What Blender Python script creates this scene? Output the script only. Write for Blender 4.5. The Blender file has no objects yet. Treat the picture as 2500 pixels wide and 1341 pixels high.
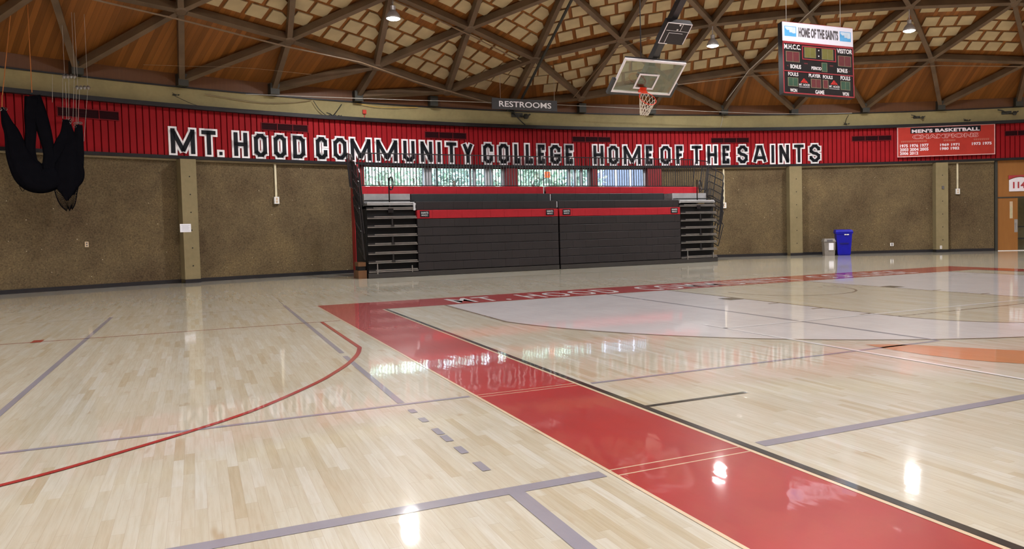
import bpy, bmesh, math, random
import numpy as np
from mathutils import Matrix, Vector
random.seed(7)
SC = bpy.context.scene
COL = SC.collection
# ---------------------------------------------------------------- camera
CF, CYAW, CPIT, CROL = 1879.319, 1.123954, 0.038829, -0.024092
CPOS = np.array([-2.967, -13.403, 1.3333])
PPX, PPY = 1250 + 129.323, 670.5 - 39.864
_f = np.array([math.cos(CYAW)*math.cos(CPIT), math.sin(CYAW)*math.cos(CPIT), -math.sin(CPIT)])
_r = np.array([math.sin(CYAW), -math.cos(CYAW), 0.]); _u = np.cross(_r, _f)
_c, _s = math.cos(CROL), math.sin(CROL)
CR, CU = _c*_r+_s*_u, -_s*_r+_c*_u
cd = bpy.data.cameras.new('camera'); cam = bpy.data.objects.new('camera', cd); COL.objects.link(cam)
cd.sensor_width = 36; cd.lens = CF/2500*36
cd.shift_x = -129.323/2500; cd.shift_y = -39.864/2500
cd.clip_end = 400
cam.matrix_world = Matrix(((CR[0], CU[0], -_f[0], CPOS[0]), (CR[1], CU[1], -_f[1], CPOS[1]), (CR[2], CU[2], -_f[2], CPOS[2]), (0, 0, 0, 1)))
SC.camera = cam
# ---------------------------------------------------------------- view, world, lights
vs = SC.view_settings
vs.view_transform = 'Standard'; vs.look = 'None'; vs.gamma = 1; vs.use_curve_mapping = False
vs.exposure = 0.0
LAMP_W = 540
SKY = 2.6
SC.cycles.use_denoising = True
SC.cycles.max_bounces = 10; SC.cycles.diffuse_bounces = 6; SC.cycles.glossy_bounces = 4
SC.cycles.transparent_max_bounces = 16
SC.cycles.sample_clamp_indirect = 6.0
W = bpy.data.worlds.new('world'); SC.world = W; W.use_nodes = True
wn = W.node_tree.nodes; wl = W.node_tree.links
sky = wn.new('ShaderNodeTexSky'); sky.sky_type = 'NISHITA'; sky.sun_disc = False; sky.sun_elevation = math.radians(48); sky.sun_rotation = math.radians(200)
sky.air_density = 1.4; sky.dust_density = 4.0
mixw = wn.new('ShaderNodeMixRGB'); mixw.inputs[0].default_value = .55; mixw.inputs[2].default_value = (.62, .78, 1, 1)
wl.new(sky.outputs[0], mixw.inputs[1]); wl.new(mixw.outputs[0], wn['Background'].inputs[0]); wn['Background'].inputs[1].default_value = SKY
# ---------------------------------------------------------------- room geometry constants
CX, CY, RW = 6.676, -19.778, 33.20       # centre and radius of the round hall
Z_BAND0, Z_BAND1, Z_RING = 3.63, 5.17, 5.72
RISE = 9.0; RSPH = (RW*RW+RISE*RISE)/(2*RISE); ZSPH = 5.92+RISE-RSPH

def ray(px, py):
    return CPOS, _f+CR*(px-PPX)/CF-CU*(py-PPY)/CF
def on_floor(px, py, z=0.):
    o, d = ray(px, py); t = (z-o[2])/d[2]; return o+t*d
def on_cyl(px, py, r=RW):
    o, d = ray(px, py); a = d[0]**2+d[1]**2; b = (o[0]-CX)*d[0]+(o[1]-CY)*d[1]; c = (o[0]-CX)**2+(o[1]-CY)**2-r*r
    return o+(-b+math.sqrt(b*b-a*c))/a*d
def on_y(px, py, y):
    o, d = ray(px, py); return o+(y-o[1])/d[1]*d
def on_cap(px, py, off=0.):
    o, d = ray(px, py); oc = o-np.array([CX, CY, ZSPH]); a = d@d; b = oc@d; c = oc@oc-(RSPH+off)**2
    return o+(-b+math.sqrt(b*b-a*c))/a*d
def cap_z(x, y, off=0.):
    return ZSPH+math.sqrt((RSPH+off)**2-(x-CX)**2-(y-CY)**2)
def ang(x, y): return math.atan2(y-CY, x-CX)
def pol(th, r, z=0.): return np.array([CX+r*math.cos(th), CY+r*math.sin(th), z])
def th_of(px, py): p = on_cyl(px, py); return ang(p[0], p[1])

# ---------------------------------------------------------------- materials
MATS = {}
def nodes(name):
    m = bpy.data.materials.new(name); m.use_nodes = True; nt = m.node_tree
    return m, nt, nt.nodes['Principled BSDF']
class NB:
    def __init__(s, nt): s.nt = nt
    def n(s, t, **k):
        x = s.nt.nodes.new(t)
        for a, b in k.items(): setattr(x, a, b)
        return x
    def put(s, x, v):
        if hasattr(v, 'links') or isinstance(v, bpy.types.NodeSocket): s.nt.links.new(v, x)
        else: x.default_value = v
    def math(s, op, a, b=0., c=0.):
        x = s.n('ShaderNodeMath', operation=op); s.put(x.inputs[0], a); s.put(x.inputs[1], b); s.put(x.inputs[2], c); return x.outputs[0]
    def mix(s, f, a, b, bt='MIX'):
        x = s.n('ShaderNodeMixRGB', blend_type=bt); s.put(x.inputs[0], f); s.put(x.inputs[1], a); s.put(x.inputs[2], b); return x.outputs[0]
    def ramp(s, f, els):
        x = s.n('ShaderNodeValToRGB'); s.put(x.inputs[0], f); r = x.color_ramp
        while len(r.elements) < len(els): r.elements.new(.5)
        for e, (p, c) in zip(r.elements, els): e.position = p; e.color = c if len(c) == 4 else (*c, 1)
        return x.outputs[0]
    def noise(s, v, scale, detail=3, rough=.5, dim='3D'):
        x = s.n('ShaderNodeTexNoise', noise_dimensions=dim); s.put(x.inputs['Vector'], v); x.inputs['Scale'].default_value = scale
        x.inputs['Detail'].default_value = detail; x.inputs['Roughness'].default_value = rough; return x.outputs[0]
    def pos(s): return s.n('ShaderNodeNewGeometry').outputs['Position']
    def obj(s): return s.n('ShaderNodeTexCoord').outputs['Object']
    def sep(s, v): x = s.n('ShaderNodeSeparateXYZ'); s.put(x.inputs[0], v); return x.outputs
    def comb(s, a, b, c=0.): x = s.n('ShaderNodeCombineXYZ'); s.put(x.inputs[0], a); s.put(x.inputs[1], b); s.put(x.inputs[2], c); return x.outputs[0]
    def bump(s, h, strength=.2, dist=.01):
        x = s.n('ShaderNodeBump'); x.inputs['Strength'].default_value = strength; x.inputs['Distance'].default_value = dist; s.put(x.inputs['Height'], h); return x.outputs[0]

def plain(name, col, rough=.5, metal=0., var=.12, scale=6., coat=0., emit=None, estr=0., spec=.5):
    m, nt, b = nodes(name); N = NB(nt)
    v = N.noise(N.obj(), scale, 4)
    dark = tuple(c*(1-var) for c in col); lite = tuple(min(1, c*(1+var)) for c in col)
    N.put(b.inputs['Base Color'], N.ramp(v, [(.3, dark), (.7, lite)]))
    b.inputs['Roughness'].default_value = rough; b.inputs['Metallic'].default_value = metal
    b.inputs['Coat Weight'].default_value = coat; b.inputs['Specular IOR Level'].default_value = spec
    if emit: b.inputs['Emission Color'].default_value = (*emit, 1); b.inputs['Emission Strength'].default_value = estr
    MATS[name] = m; return m

def floor_mat(name, tint=(1, 1, 1), paint=None, pmix=0., coat_r=.07, grain=1.):
    """maple strips running along Y, clear lacquer on top; paint is a stain or paint between wood and lacquer"""
    m, nt, b = nodes(name); N = NB(nt)
    P = N.pos(); x, y, _ = N.sep(P)
    row = N.math('FLOOR', N.math('DIVIDE', x, .057))
    wn1 = N.n('ShaderNodeTexWhiteNoise', noise_dimensions='1D'); N.put(wn1.inputs['W'], row)
    ln = N.math('ADD', N.math('MULTIPLY', wn1.outputs['Value'], .5), .45)
    yy = N.math('DIVIDE', N.math('ADD', y, N.math('MULTIPLY', wn1.outputs['Value'], 37.)), ln)
    cell = N.math('FLOOR', yy)
    wn2 = N.n('ShaderNodeTexWhiteNoise', noise_dimensions='2D'); N.put(wn2.inputs['Vector'], N.comb(row, cell))
    base = N.ramp(wn2.outputs['Value'], [(0., (.58, .515, .38)), (.10, (.635, .595, .48)), (.45, (.66, .63, .525)), (.8, (.685, .665, .57)), (1., (.72, .715, .65))])
    g = N.noise(N.comb(N.math('MULTIPLY', x, 60.), N.math('MULTIPLY', y, 3.), wn2.outputs['Value']), 1., 4, .6)
    base = N.mix(.35*grain, base, N.mix(1., base, N.ramp(g, [(.35, (.72, .62, .48)), (.6, (1, 1, 1))]), 'MULTIPLY'))
    big = N.noise(P, .35, 3)
    base = N.mix(.5, base, N.mix(1., base, N.ramp(big, [(.35, (.93, .9, .82)), (.65, (1, 1, 1))]), 'MULTIPLY'))
    kn = N.noise(N.comb(N.math('MULTIPLY', x, 9.), N.math('MULTIPLY', y, 2.2), wn2.outputs['Value']), 1., 2)
    base = N.mix(N.ramp(kn, [(.68, (0, 0, 0)), (.78, (.5, .5, .5))]), base, (.40, .26, .12, 1))
    # seams
    fx = N.math('FRACT', N.math('DIVIDE', x, .057)); seam = N.math('LESS_THAN', fx, .03)
    fy = N.math('LESS_THAN', N.math('FRACT', yy), .004)
    sm = N.math('MULTIPLY', N.math('MAXIMUM', seam, fy), .35)
    base = N.mix(sm, base, (.30, .2, .11, 1))
    base = N.mix(1., base, (*tint, 1), 'MULTIPLY')
    if paint:
        pv = N.noise(P, 1.3, 5, .65)
        pc = N.ramp(pv, [(.3, tuple(c*.9 for c in paint)), (.7, tuple(min(1, c*1.1) for c in paint))])
        base = N.mix(pmix, base, pc)
    N.put(b.inputs['Base Color'], base)
    b.inputs['Roughness'].default_value = .38; b.inputs['Specular IOR Level'].default_value = .35
    b.inputs['Coat Weight'].default_value = 1.; b.inputs['Coat IOR'].default_value = 1.55
    cr = N.noise(P, 2.2, 4, .6)
    N.put(b.inputs['Coat Roughness'], N.math('ADD', N.math('MULTIPLY', cr, .05), coat_r-.045))
    h = N.noise(N.comb(N.math('MULTIPLY', x, 9.), N.math('MULTIPLY', y, 2.)), 1., 2)
    h2 = N.math('ADD', h, N.math('MULTIPLY', wn2.outputs['Value'], .10))
    N.put(b.inputs['Coat Normal'], N.bump(h2, .13, .006))
    MATS[name] = m; return m

def wood_mat(name, c1, c2, rough=.45, axis=(1, 0), pw=.14, coat=0.):
    """boards across 'axis' (plan direction) or, for small things, along local z"""
    m, nt, b = nodes(name); N = NB(nt)
    P = N.pos(); x, y, z = N.sep(P)
    if axis: u = N.math('ADD', N.math('MULTIPLY', x, axis[0]), N.math('MULTIPLY', y, axis[1])); w = N.math('SUBTRACT', N.math('MULTIPLY', y, axis[0]), N.math('MULTIPLY', x, axis[1])); w = N.math('ADD', w, z)
    else: u = N.math('ADD', x, y); w = z
    row = N.math('FLOOR', N.math('DIVIDE', u, pw))
    wn1 = N.n('ShaderNodeTexWhiteNoise', noise_dimensions='1D'); N.put(wn1.inputs['W'], row)
    g = N.noise(N.comb(N.math('MULTIPLY', u, 22.), N.math('MULTIPLY', w, .9), wn1.outputs['Value']), 1., 4, .6)
    f = N.math('ADD', N.math('MULTIPLY', wn1.outputs['Value'], .55), N.math('MULTIPLY', g, .5))
    col = N.ramp(f, [(.2, c1), (.8, c2)])
    seam = N.math('MULTIPLY', N.math('LESS_THAN', N.math('FRACT', N.math('DIVIDE', u, pw)), .05), .55)
    col = N.mix(seam, col, tuple(c*.25 for c in c1)+(1,))
    N.put(b.inputs['Base Color'], col); b.inputs['Roughness'].default_value = rough; b.inputs['Coat Weight'].default_value = coat
    b.inputs['Specular IOR Level'].default_value = .3
    MATS[name] = m; return m

def aggregate_mat():
    m, nt, b = nodes('exposed_aggregate'); N = NB(nt); P = N.pos()
    a = N.noise(P, .8, 6, .65); f = N.noise(P, 26., 5, .7)
    col = N.ramp(f, [(.28, (.050, .037, .022)), (.45, (.108, .080, .044)), (.6, (.150, .113, .062)), (.75, (.21, .165, .10))])
    col = N.mix(.75, col, N.mix(1., col, N.ramp(a, [(.32, (.60, .50, .44)), (.5, (.95, .9, .82)), (.68, (1.35, 1.28, 1.1))]), 'MULTIPLY'))
    v = N.n('ShaderNodeTexVoronoi'); v.inputs['Scale'].default_value = 9.; N.put(v.inputs['Vector'], P)
    wv = N.n('ShaderNodeTexWhiteNoise'); N.put(wv.inputs['Vector'], v.outputs['Position'])
    dots = N.math('MULTIPLY', N.math('LESS_THAN', v.outputs['Distance'], .11), N.math('GREATER_THAN', wv.outputs['Value'], .955))
    col = N.mix(N.math('MULTIPLY', dots, .7), col, (.6, .52, .38, 1))
    N.put(b.inputs['Base Color'], col); b.inputs['Roughness'].default_value = .85; b.inputs['Specular IOR Level'].default_value = .25
    N.put(b.inputs['Normal'], N.bump(f, .6, .012)); MATS['aggregate'] = m
def concrete_mat(name, c, var=.2):
    m, nt, b = nodes(name); N = NB(nt); P = N.pos()
    a = N.noise(P, 1.1, 7, .65); f = N.noise(P, 9., 4, .6)
    col = N.ramp(a, [(.3, tuple(k*(1-var) for k in c)), (.7, tuple(k*(1+var) for k in c))])
    col = N.mix(.4, col, N.mix(1., col, N.ramp(f, [(.3, (.8, .8, .78)), (.6, (1, 1, 1))]), 'MULTIPLY'))
    N.put(b.inputs['Base Color'], col); b.inputs['Roughness'].default_value = .8; N.put(b.inputs['Normal'], N.bump(f, .15, .01)); MATS[name] = m

floor_mat('maple')
floor_mat('red_paint', paint=(.43, .016, .022), pmix=.96, coat_r=.06, grain=.3)
floor_mat('pale_stain', paint=(.77, .75, .80), pmix=.80)
floor_mat('orange_stain', paint=(.60, .23, .06), pmix=.82)
floor_mat('grey_paint', paint=(.30, .29, .36), pmix=.93)
floor_mat('black_paint', paint=(.015, .014, .014), pmix=.98)
floor_mat('thin_brown_paint', paint=(.24, .17, .12), pmix=.9)
floor_mat('white_paint', paint=(.93, .91, .96), pmix=.97)
floor_mat('red_line_paint', paint=(.42, .03, .025), pmix=.97)
floor_mat('cream_gap', paint=(.80, .62, .42), pmix=.9)
aggregate_mat()
concrete_mat('ring_concrete', (.32, .265, .125), .14); concrete_mat('pillar_concrete', (.22, .175, .088), .12)
concrete_mat('ledge_concrete', (.42, .35, .22)); concrete_mat('outdoor_paving', (.4, .4, .38))
plain('red_cladding', (.27, .008, .012), .65, var=.10, scale=1.2, spec=.12)
plain('dark_red_frame', (.20, .012, .016), .45); plain('red_post', (.36, .02, .025), .4)
plain('vent_dark', (.022, .003, .005), .7, spec=.1); plain('vent_frame', (.17, .008, .012), .6, spec=.15)
plain('black_trim', (.009, .008, .010), .42, var=.35, scale=2., spec=.3); plain('baseboard_black', (.012, .012, .016), .35, coat=.2)
plain('letter_white', (.84, .82, .85), .5, var=.04); plain('letter_black', (.006, .007, .011), .4, spec=.2)
plain('beam_brown', (.12, .076, .042), .55, var=.25, scale=1.5); plain('bracket_dark', (.030, .029, .022), .6)
plain('panel_cream', (.43, .335, .19), .8, var=.10, scale=2.0)
plain('pipe_brown', (.20, .13, .075), .5); plain('cable_grey', (.40, .37, .33), .5); plain('cord_orange', (.42, .14, .03), .6)
plain('steel_black', (.016, .015, .017), .35); plain('steel_black_gloss', (.012, .012, .014), .2)
plain('seat_charcoal', (.018, .0145, .016), .5, var=.15, scale=1., spec=.3); plain('seat_slate', (.024, .027, .030), .45, spec=.3)
plain('seat_red', (.32, .012, .020), .55, var=.08, spec=.2); plain('deck_grey', (.30, .30, .31), .5); plain('deck_white', (.46, .47, .50), .4)
plain('aluminium', (.27, .26, .25), .35, .7); plain('under_black', (.006, .006, .007), .8); plain('kick_black', (.020, .017, .016), .5)
plain('plaster_white', (.72, .71, .70), .6, var=.04); plain('conduit_cream', (.62, .55, .38), .5); plain('outlet_tan', (.55, .42, .28), .5)
plain('paper', (.78, .78, .84), .8, var=.03); plain('ink_grey', (.42, .44, .52), .8); plain('ink_dark', (.10, .09, .10), .6)
plain('alarm_red', (.50, .03, .012), .4); plain('net_black', (.005, .005, .007), 1., spec=.0)
plain('bin_grey', (.20, .18, .16), .5); plain('bin_blue', (.006, .006, .32), .4, spec=.25); plain('bin_blue_dark', (.006, .006, .16), .4)
plain('frame_white', (.78, .75, .79), .35, var=.05); plain('rim_orange', (.75, .055, .02), .35); plain('net_white', (.72, .66, .56), .9, var=.15, scale=20)
plain('pad_black', (.02, .02, .022), .5); plain('board_paint_white', (.8, .78, .84), .4, var=.03)
plain('sb_face', (.018, .015, .016), .5, spec=.2); plain('sb_red', (.33, .028, .04), .4); plain('sb_white', (.82, .82, .95), .4, var=.02)
plain('sb_text', (.85, .83, .86), .5, var=.02); plain('sb_amber', (.16, .15, .035), .5); plain('sb_digit_red', (.13, .02, .026), .5)
plain('sb_digit_green', (.03, .085, .05), .5); plain('sb_blue', (.10, .42, .80), .4); plain('sb_pale', (.62, .76, .92), .4); plain('logo_red', (.55, .02, .015), .4)
plain('sb_outline', (.24, .22, .13), .5)
plain('sign_charcoal', (.028, .028, .030), .45); plain('banner_red', (.40, .033, .022), .6, spec=.2, var=.08, scale=3); plain('banner_pink', (.72, .42, .42), .5)
plain('banner_muted', (.46, .20, .15), .6); plain('banner_text', (.78, .68, .74), .5); plain('gold', (.60, .36, .05), .5)
plain('room_sign_white', (.80, .76, .82), .5, var=.02); plain('room_sign_red', (.40, .03, .04), .5)
plain('hall_cream', (.48, .44, .27), .7); plain('hall_tan', (.30, .22, .12), .7); plain('steel', (.55, .56, .56), .3, .8)
plain('exit_orange', (.85, .16, .04), .5, emit=(1, .18, .05), estr=.8)
plain('mullion_grey', (.46, .46, .50), .5); plain('mullion_white', (.62, .62, .66), .5); plain('pane_blue_frame', (.30, .34, .50), .4)
plain('lamp_shell', (.5, .5, .52), .3, .5); plain('rubber', (.05, .05, .05), .7)
plain('sky_blocker_pale', (.10, .122, .18), .8, spec=.1)
plain('bark', (.09, .06, .04), .9); plain('lawn', (.10, .16, .05), .9)
for i, c in enumerate([(.40, .54, .42), (.50, .62, .50), (.30, .42, .36)]): plain('leaf%d' % i, c, .6, var=.5, scale=.7)
plain('lamp_glow', (.9, .9, .9), .5, emit=(.80, .90, 1.0), estr=60.)
wood_mat('deck_left', (.150, .054, .011), (.275, .100, .021), axis=(math.cos(math.radians(23)), math.sin(math.radians(23))))
wood_mat('deck_right', (.150, .054, .011), (.275, .100, .021), axis=(math.cos(math.radians(-27)), math.sin(math.radians(-27))))
wood_mat('skirt_wood', (.085, .032, .010), (.14, .054, .017), axis=None, pw=50.)
wood_mat('door_wood', (.22, .085, .018), (.34, .145, .035), axis=None, pw=50., coat=.2)
wood_mat('plinth_wood', (.10, .045, .018), (.17, .08, .035), axis=None, pw=50.)
def glass_mat(name, tint, gl=.12, gf=.8, rough=.02):
    m = bpy.data.materials.new(name); m.use_nodes = True; nt = m.node_tree; nt.nodes.clear(); N = NB(nt)
    out = N.n('ShaderNodeOutputMaterial'); t = N.n('ShaderNodeBsdfTransparent'); t.inputs[0].default_value = (*tint, 1)
    g = N.n('ShaderNodeBsdfGlossy'); g.inputs['Roughness'].default_value = rough; fr = N.n('ShaderNodeFresnel'); fr.inputs[0].default_value = 1.45
    fac = N.math('ADD', N.math('MULTIPLY', fr.outputs[0], gf), gl*N_noise_amp)
    mx = N.n('ShaderNodeMixShader'); nt.links.new(fac, mx.inputs[0]); nt.links.new(t.outputs[0], mx.inputs[1]); nt.links.new(g.outputs[0], mx.inputs[2]); nt.links.new(mx.outputs[0], out.inputs[0])
    MATS[name] = m
N_noise_amp = .3
glass_mat('window_glass', (.93, .97, 1.)); glass_mat('board_glass', (.84, .86, .78), .02, .25)

# ---------------------------------------------------------------- mesh helpers
class MB:
    def __init__(s): s.v = []; s.f = []
    def add(s, vs_, fs):
        k = len(s.v); s.v += [tuple(map(float, p)) for p in vs_]; s.f += [tuple(i+k for i in f) for f in fs]; return s
    def quadbox(s, P8):
        return s.add(P8, [(0, 3, 2, 1), (4, 5, 6, 7), (0, 1, 5, 4), (1, 2, 6, 5), (2, 3, 7, 6), (3, 0, 4, 7)])
    def box(s, x0, x1, y0, y1, z0, z1, M=None):
        P = [(x0, y0, z0), (x1, y0, z0), (x1, y1, z0), (x0, y1, z0), (x0, y0, z1), (x1, y0, z1), (x1, y1, z1), (x0, y1, z1)]
        if M is not None: P = [M @ Vector(p) for p in P]
        return s.quadbox(P)
    def prism(s, pts, y0, y1, M=None):
        """polygon in (x,z) extruded from y0 to y1"""
        n = len(pts); P = [(x, y0, z) for x, z in pts]+[(x, y1, z) for x, z in pts]
        if M is not None: P = [M @ Vector(p) for p in P]
        return s.add(P, [tuple(range(n)), tuple(range(2*n-1, n-1, -1))]+[(i, i+n, (i+1) % n+n, (i+1) % n) for i in range(n)])
    def flat(s, pts, z=0.):
        return s.add([(p[0], p[1], z) for p in pts], [tuple(range(len(pts)))])
    def tube(s, path, r, n=6, closed=False):
        path = [np.array(p, float) for p in path]; L = len(path); k0 = len(s.v)
        rr = r if hasattr(r, '__len__') else [r]*L
        up = None
        for i, p in enumerate(path):
            a = path[(i-1) % L] if (closed or i > 0) else p; b = path[(i+1) % L] if (closed or i < L-1) else p
            t = b-a; t = t/(np.linalg.norm(t)+1e-12)
            if up is None:
                up = np.array([0, 0, 1.]) if abs(t[2]) < .9 else np.array([1., 0, 0])
            e = up-t*(up@t); ne = np.linalg.norm(e)
            if ne < 1e-3: e = np.cross(t, [1., .3, .2]); ne = np.linalg.norm(e)
            e = e/ne; g = np.cross(t, e); up = e
            for j in range(n):
                an = 2*math.pi*j/n; s.v.append(tuple(p+rr[i]*(math.cos(an)*e+math.sin(an)*g)))
        m = L if closed else L-1
        for i in range(m):
            for j in range(n):
                a = k0+i*n+j; b = k0+i*n+(j+1) % n; c = k0+((i+1) % L)*n+(j+1) % n; d = k0+((i+1) % L)*n+j
                s.f.append((a, b, c, d))
        if not closed: s.f.append(tuple(k0+j for j in range(n))[::-1]); s.f.append(tuple(k0+(L-1)*n+j for j in range(n)))
        return s
    def bar(s, a, b, w, h, up=(0, 0, 1)):
        a = np.array(a, float); b = np.array(b, float); t = (b-a)/np.linalg.norm(b-a); up = np.array(up, float)
        u = up-t*(up@t); u = u/np.linalg.norm(u); g = np.cross(t, u)*w/2; u = u*h/2
        return s.quadbox([a-g-u, a+g-u, b+g-u, b-g-u, a-g+u, a+g+u, b+g+u, b-g+u])
    def lathe(s, prof, n=20, M=None, c=(0, 0)):
        k0 = len(s.v)
        for r, z in prof:
            for j in range(n):
                p = (c[0]+r*math.cos(2*math.pi*j/n), c[1]+r*math.sin(2*math.pi*j/n), z); s.v.append(tuple(M @ Vector(p)) if M is not None else p)
        for i in range(len(prof)-1):
            for j in range(n): s.f.append((k0+i*n+j, k0+i*n+(j+1) % n, k0+(i+1)*n+(j+1) % n, k0+(i+1)*n+j))
        s.f.append(tuple(k0+j for j in range(n))[::-1]); s.f.append(tuple(k0+(len(prof)-1)*n+j for j in range(n)))
        return s
    def arc(s, r0, r1, z0, z1, t0, t1, n):
        """curved wall slab between radii r0<r1"""
        k0 = len(s.v)
        for i in range(n+1):
            t = t0+(t1-t0)*i/n
            for r, z in ((r0, z0), (r1, z0), (r1, z1), (r0, z1)): s.v.append(tuple(pol(t, r, z)))
        for i in range(n):
            for j in range(4): s.f.append((k0+i*4+j, k0+i*4+(j+1) % 4, k0+(i+1)*4+(j+1) % 4, k0+(i+1)*4+j))
        s.f.append((k0, k0+3, k0+2, k0+1)); s.f.append(tuple(k0+n*4+j for j in range(4)))
        return s
def wm(o):
    m = o.matrix_basis.copy()
    while o.parent: o = o.parent; m = o.matrix_basis @ m
    return m
def obj(name, mb, mat, parent=None, local=False, smooth=False, recenter=True, fixn=True, kind=None):
    v = mb.v
    if parent is not None and not local:
        Mi = wm(parent).inverted(); v = [tuple(Mi @ Vector(p)) for p in v]
    me = bpy.data.meshes.new(name); loc = Vector((0, 0, 0))
    if parent is None and recenter and v:
        a = np.array(v); loc = Vector(((a[:, 0].min()+a[:, 0].max())/2, (a[:, 1].min()+a[:, 1].max())/2, a[:, 2].min()))
        v = [tuple(Vector(p)-loc) for p in v]
    me.from_pydata(v, [], mb.f); me.update()
    if fixn:
        bm = bmesh.new(); bm.from_mesh(me); bmesh.ops.recalc_face_normals(bm, faces=bm.faces); bm.to_mesh(me); bm.free()
    if smooth: me.polygons.foreach_set('use_smooth', [True]*len(me.polygons))
    me.materials.append(MATS[mat] if isinstance(mat, str) else mat)
    o = bpy.data.objects.new(name, me); COL.objects.link(o); o.location = loc
    if parent is not None: o.parent = parent; o.location = (0, 0, 0)
    if kind: o['kind'] = kind
    return o
def tag(o, label=None, cat=None, group=None, kind=None):
    if label: o['label'] = label
    if cat: o['category'] = cat
    if group: o['group'] = group
    if kind: o['kind'] = kind
    return o
def thing(name, label, cat, loc, rz=0., group=None, M=None):
    o = bpy.data.objects.new(name, None); COL.objects.link(o); o.empty_display_size = .1
    if M is not None: o.matrix_basis = M
    else: o.location = loc; o.rotation_euler = (0, 0, rz)
    bpy.context.view_layer.update()
    return tag(o, label, cat, group)
def copy_tree(o, parent=None):
    c = o.copy(); COL.objects.link(c)
    if parent is not None: c.parent = parent
    for ch in [q for q in bpy.data.objects if q.parent == o]: copy_tree(ch, c)
    return c
def wallM(th, r, z):
    """frame on the wall: local x to the right seen from inside, y outwards (into the wall), z up"""
    p = pol(th, r, z); return Matrix.Translation(Vector(p)) @ Matrix.Rotation(th-math.pi/2, 4, 'Z')
def text_mb(txt, w, h, M, y=0., bold=.0, depth=.004, space=1., align=None):
    """text as solid mesh fitted in a w x h box (local x,z), lower left at the origin of M"""
    cu = bpy.data.curves.new('t', 'FONT'); cu.body = txt; cu.size = 1; cu.offset = bold; cu.extrude = .02; cu.space_character = space; cu.resolution_u = 3
    o = bpy.data.objects.new('t', cu); COL.objects.link(o)
    me = bpy.data.meshes.new_from_object(o.evaluated_get(bpy.context.evaluated_depsgraph_get()))
    bpy.data.objects.remove(o)
    a = np.array([v.co[:] for v in me.vertices]); mn, mx = a.min(0), a.max(0); sc = (mx-mn); sc[sc < 1e-6] = 1
    mb = MB()
    P = [M @ Vector(((q[0]-mn[0])/sc[0]*w, y-(q[2]-mn[2])/sc[2]*depth, (q[1]-mn[1])/sc[1]*h)) for q in a]
    mb.add(P, [tuple(p.vertices) for p in me.polygons]); bpy.data.meshes.remove(me); return mb
class Hom:
    """unit square coordinates (u right, v down) of points in a zoomed view of a flat sign with four known corners"""
    def __init__(s, q):
        A = []; B = []
        for (x, y), (u, v) in zip(q, ((0, 0), (1, 0), (1, 1), (0, 1))):
            A.append([x, y, 1, 0, 0, 0, -u*x, -u*y]); B.append(u); A.append([0, 0, 0, x, y, 1, -v*x, -v*y]); B.append(v)
        s.h = np.linalg.solve(np.array(A, float), np.array(B, float))
    def __call__(s, x, y):
        h = s.h; d = h[6]*x+h[7]*y+1; return (h[0]*x+h[1]*y+h[2])/d, (h[3]*x+h[4]*y+h[5])/d

# ================================================================ SETTING
D2 = math.pi*2
# floor
fl = MB(); n = 96
fl.add([(CX, CY, 0)]+[tuple(pol(D2*i/n, RW+.2, 0)) for i in range(n)], [(0, 1+i, 1+(i+1) % n) for i in range(n)])
FLOOR = obj('floor', fl, 'maple', kind='structure', recenter=False)
def mark(name, polys, mat, lvl=1, label=None):
    mb = MB()
    for p in polys: mb.flat(p, .0005+.0007*lvl)
    o = obj(name, mb, mat, FLOOR)
    if label: o['label'] = label
    return o
def seg(a, b, w):
    a = np.array(a[:2], float); b = np.array(b[:2], float); t = (b-a)/np.linalg.norm(b-a); q = np.array([-t[1], t[0]])*w/2
    return [a-q, b-q, b+q, a+q]
def rect(x0, x1, y0, y1): return [(x0, y0), (x1, y0), (x1, y1), (x0, y1)]
def arcband(cx, cy, r0, r1, a0, a1, n=40):
    out = []
    for i in range(n):
        t, u = a0+(a1-a0)*i/n, a0+(a1-a0)*(i+1)/n
        out.append([(cx+r0*math.cos(t), cy+r0*math.sin(t)), (cx+r1*math.cos(t), cy+r1*math.sin(t)), (cx+r1*math.cos(u), cy+r1*math.sin(u)), (cx+r0*math.cos(u), cy+r0*math.sin(u))])
    return out
XS = 15.24; YB = -28.65
# pale area inside the three point line (minus the key)
a_ = math.asin((3.01-1.6)/6.75)
def tp(r, n=40): # three point outline for radius r
    dx = r*math.cos(a_); return [(7.62-dx, 0)]+[(7.62-r*math.cos(a_+(math.pi-2*a_)*i/n), -1.6-r*math.sin(a_+(math.pi-2*a_)*i/n)) for i in range(n+1)]+[(7.62+dx, 0)]
o3 = tp(6.75); mark('pale_stained_area', [o3], 'pale_stain', 1, 'pale stained wood inside the three point line')
mark('key_area', [rect(5.79, 9.45, -5.79, 0)]+[[(7.62+1.83*math.cos(math.pi+math.pi*i/24), -5.79+1.83*math.sin(math.pi+math.pi*i/24)) for i in range(25)]], 'maple', 2)
o3b = tp(6.70); mark('three_point_line', [[o3[i], o3[i+1], o3b[i+1], o3b[i]] for i in range(len(o3)-1)], 'thin_brown_paint', 3, 'thin dark three point line of the main court')
mark('key_line', [seg((5.79, 0), (5.79, -5.79), .05), seg((9.45, 0), (9.45, -5.79), .05), seg((5.79, -5.79), (9.45, -5.79), .05)]
     + arcband(7.62, -5.79, 1.80, 1.85, math.pi, D2, 30), 'thin_brown_paint', 3, 'thin dark lane lines and free throw circle')
mark('restricted_arc', arcband(7.62, -1.6, 1.20, 1.25, math.pi, D2, 30)+[seg((6.395, -1.6), (6.395, -1.22), .05), seg((8.845, -1.6), (8.845, -1.22), .05)], 'thin_brown_paint', 3)
mark('lane_block', [rect(5.46, 5.79, -2.5, -2.13), rect(9.45, 9.78, -2.5, -2.13)], 'black_paint', 4)
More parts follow.
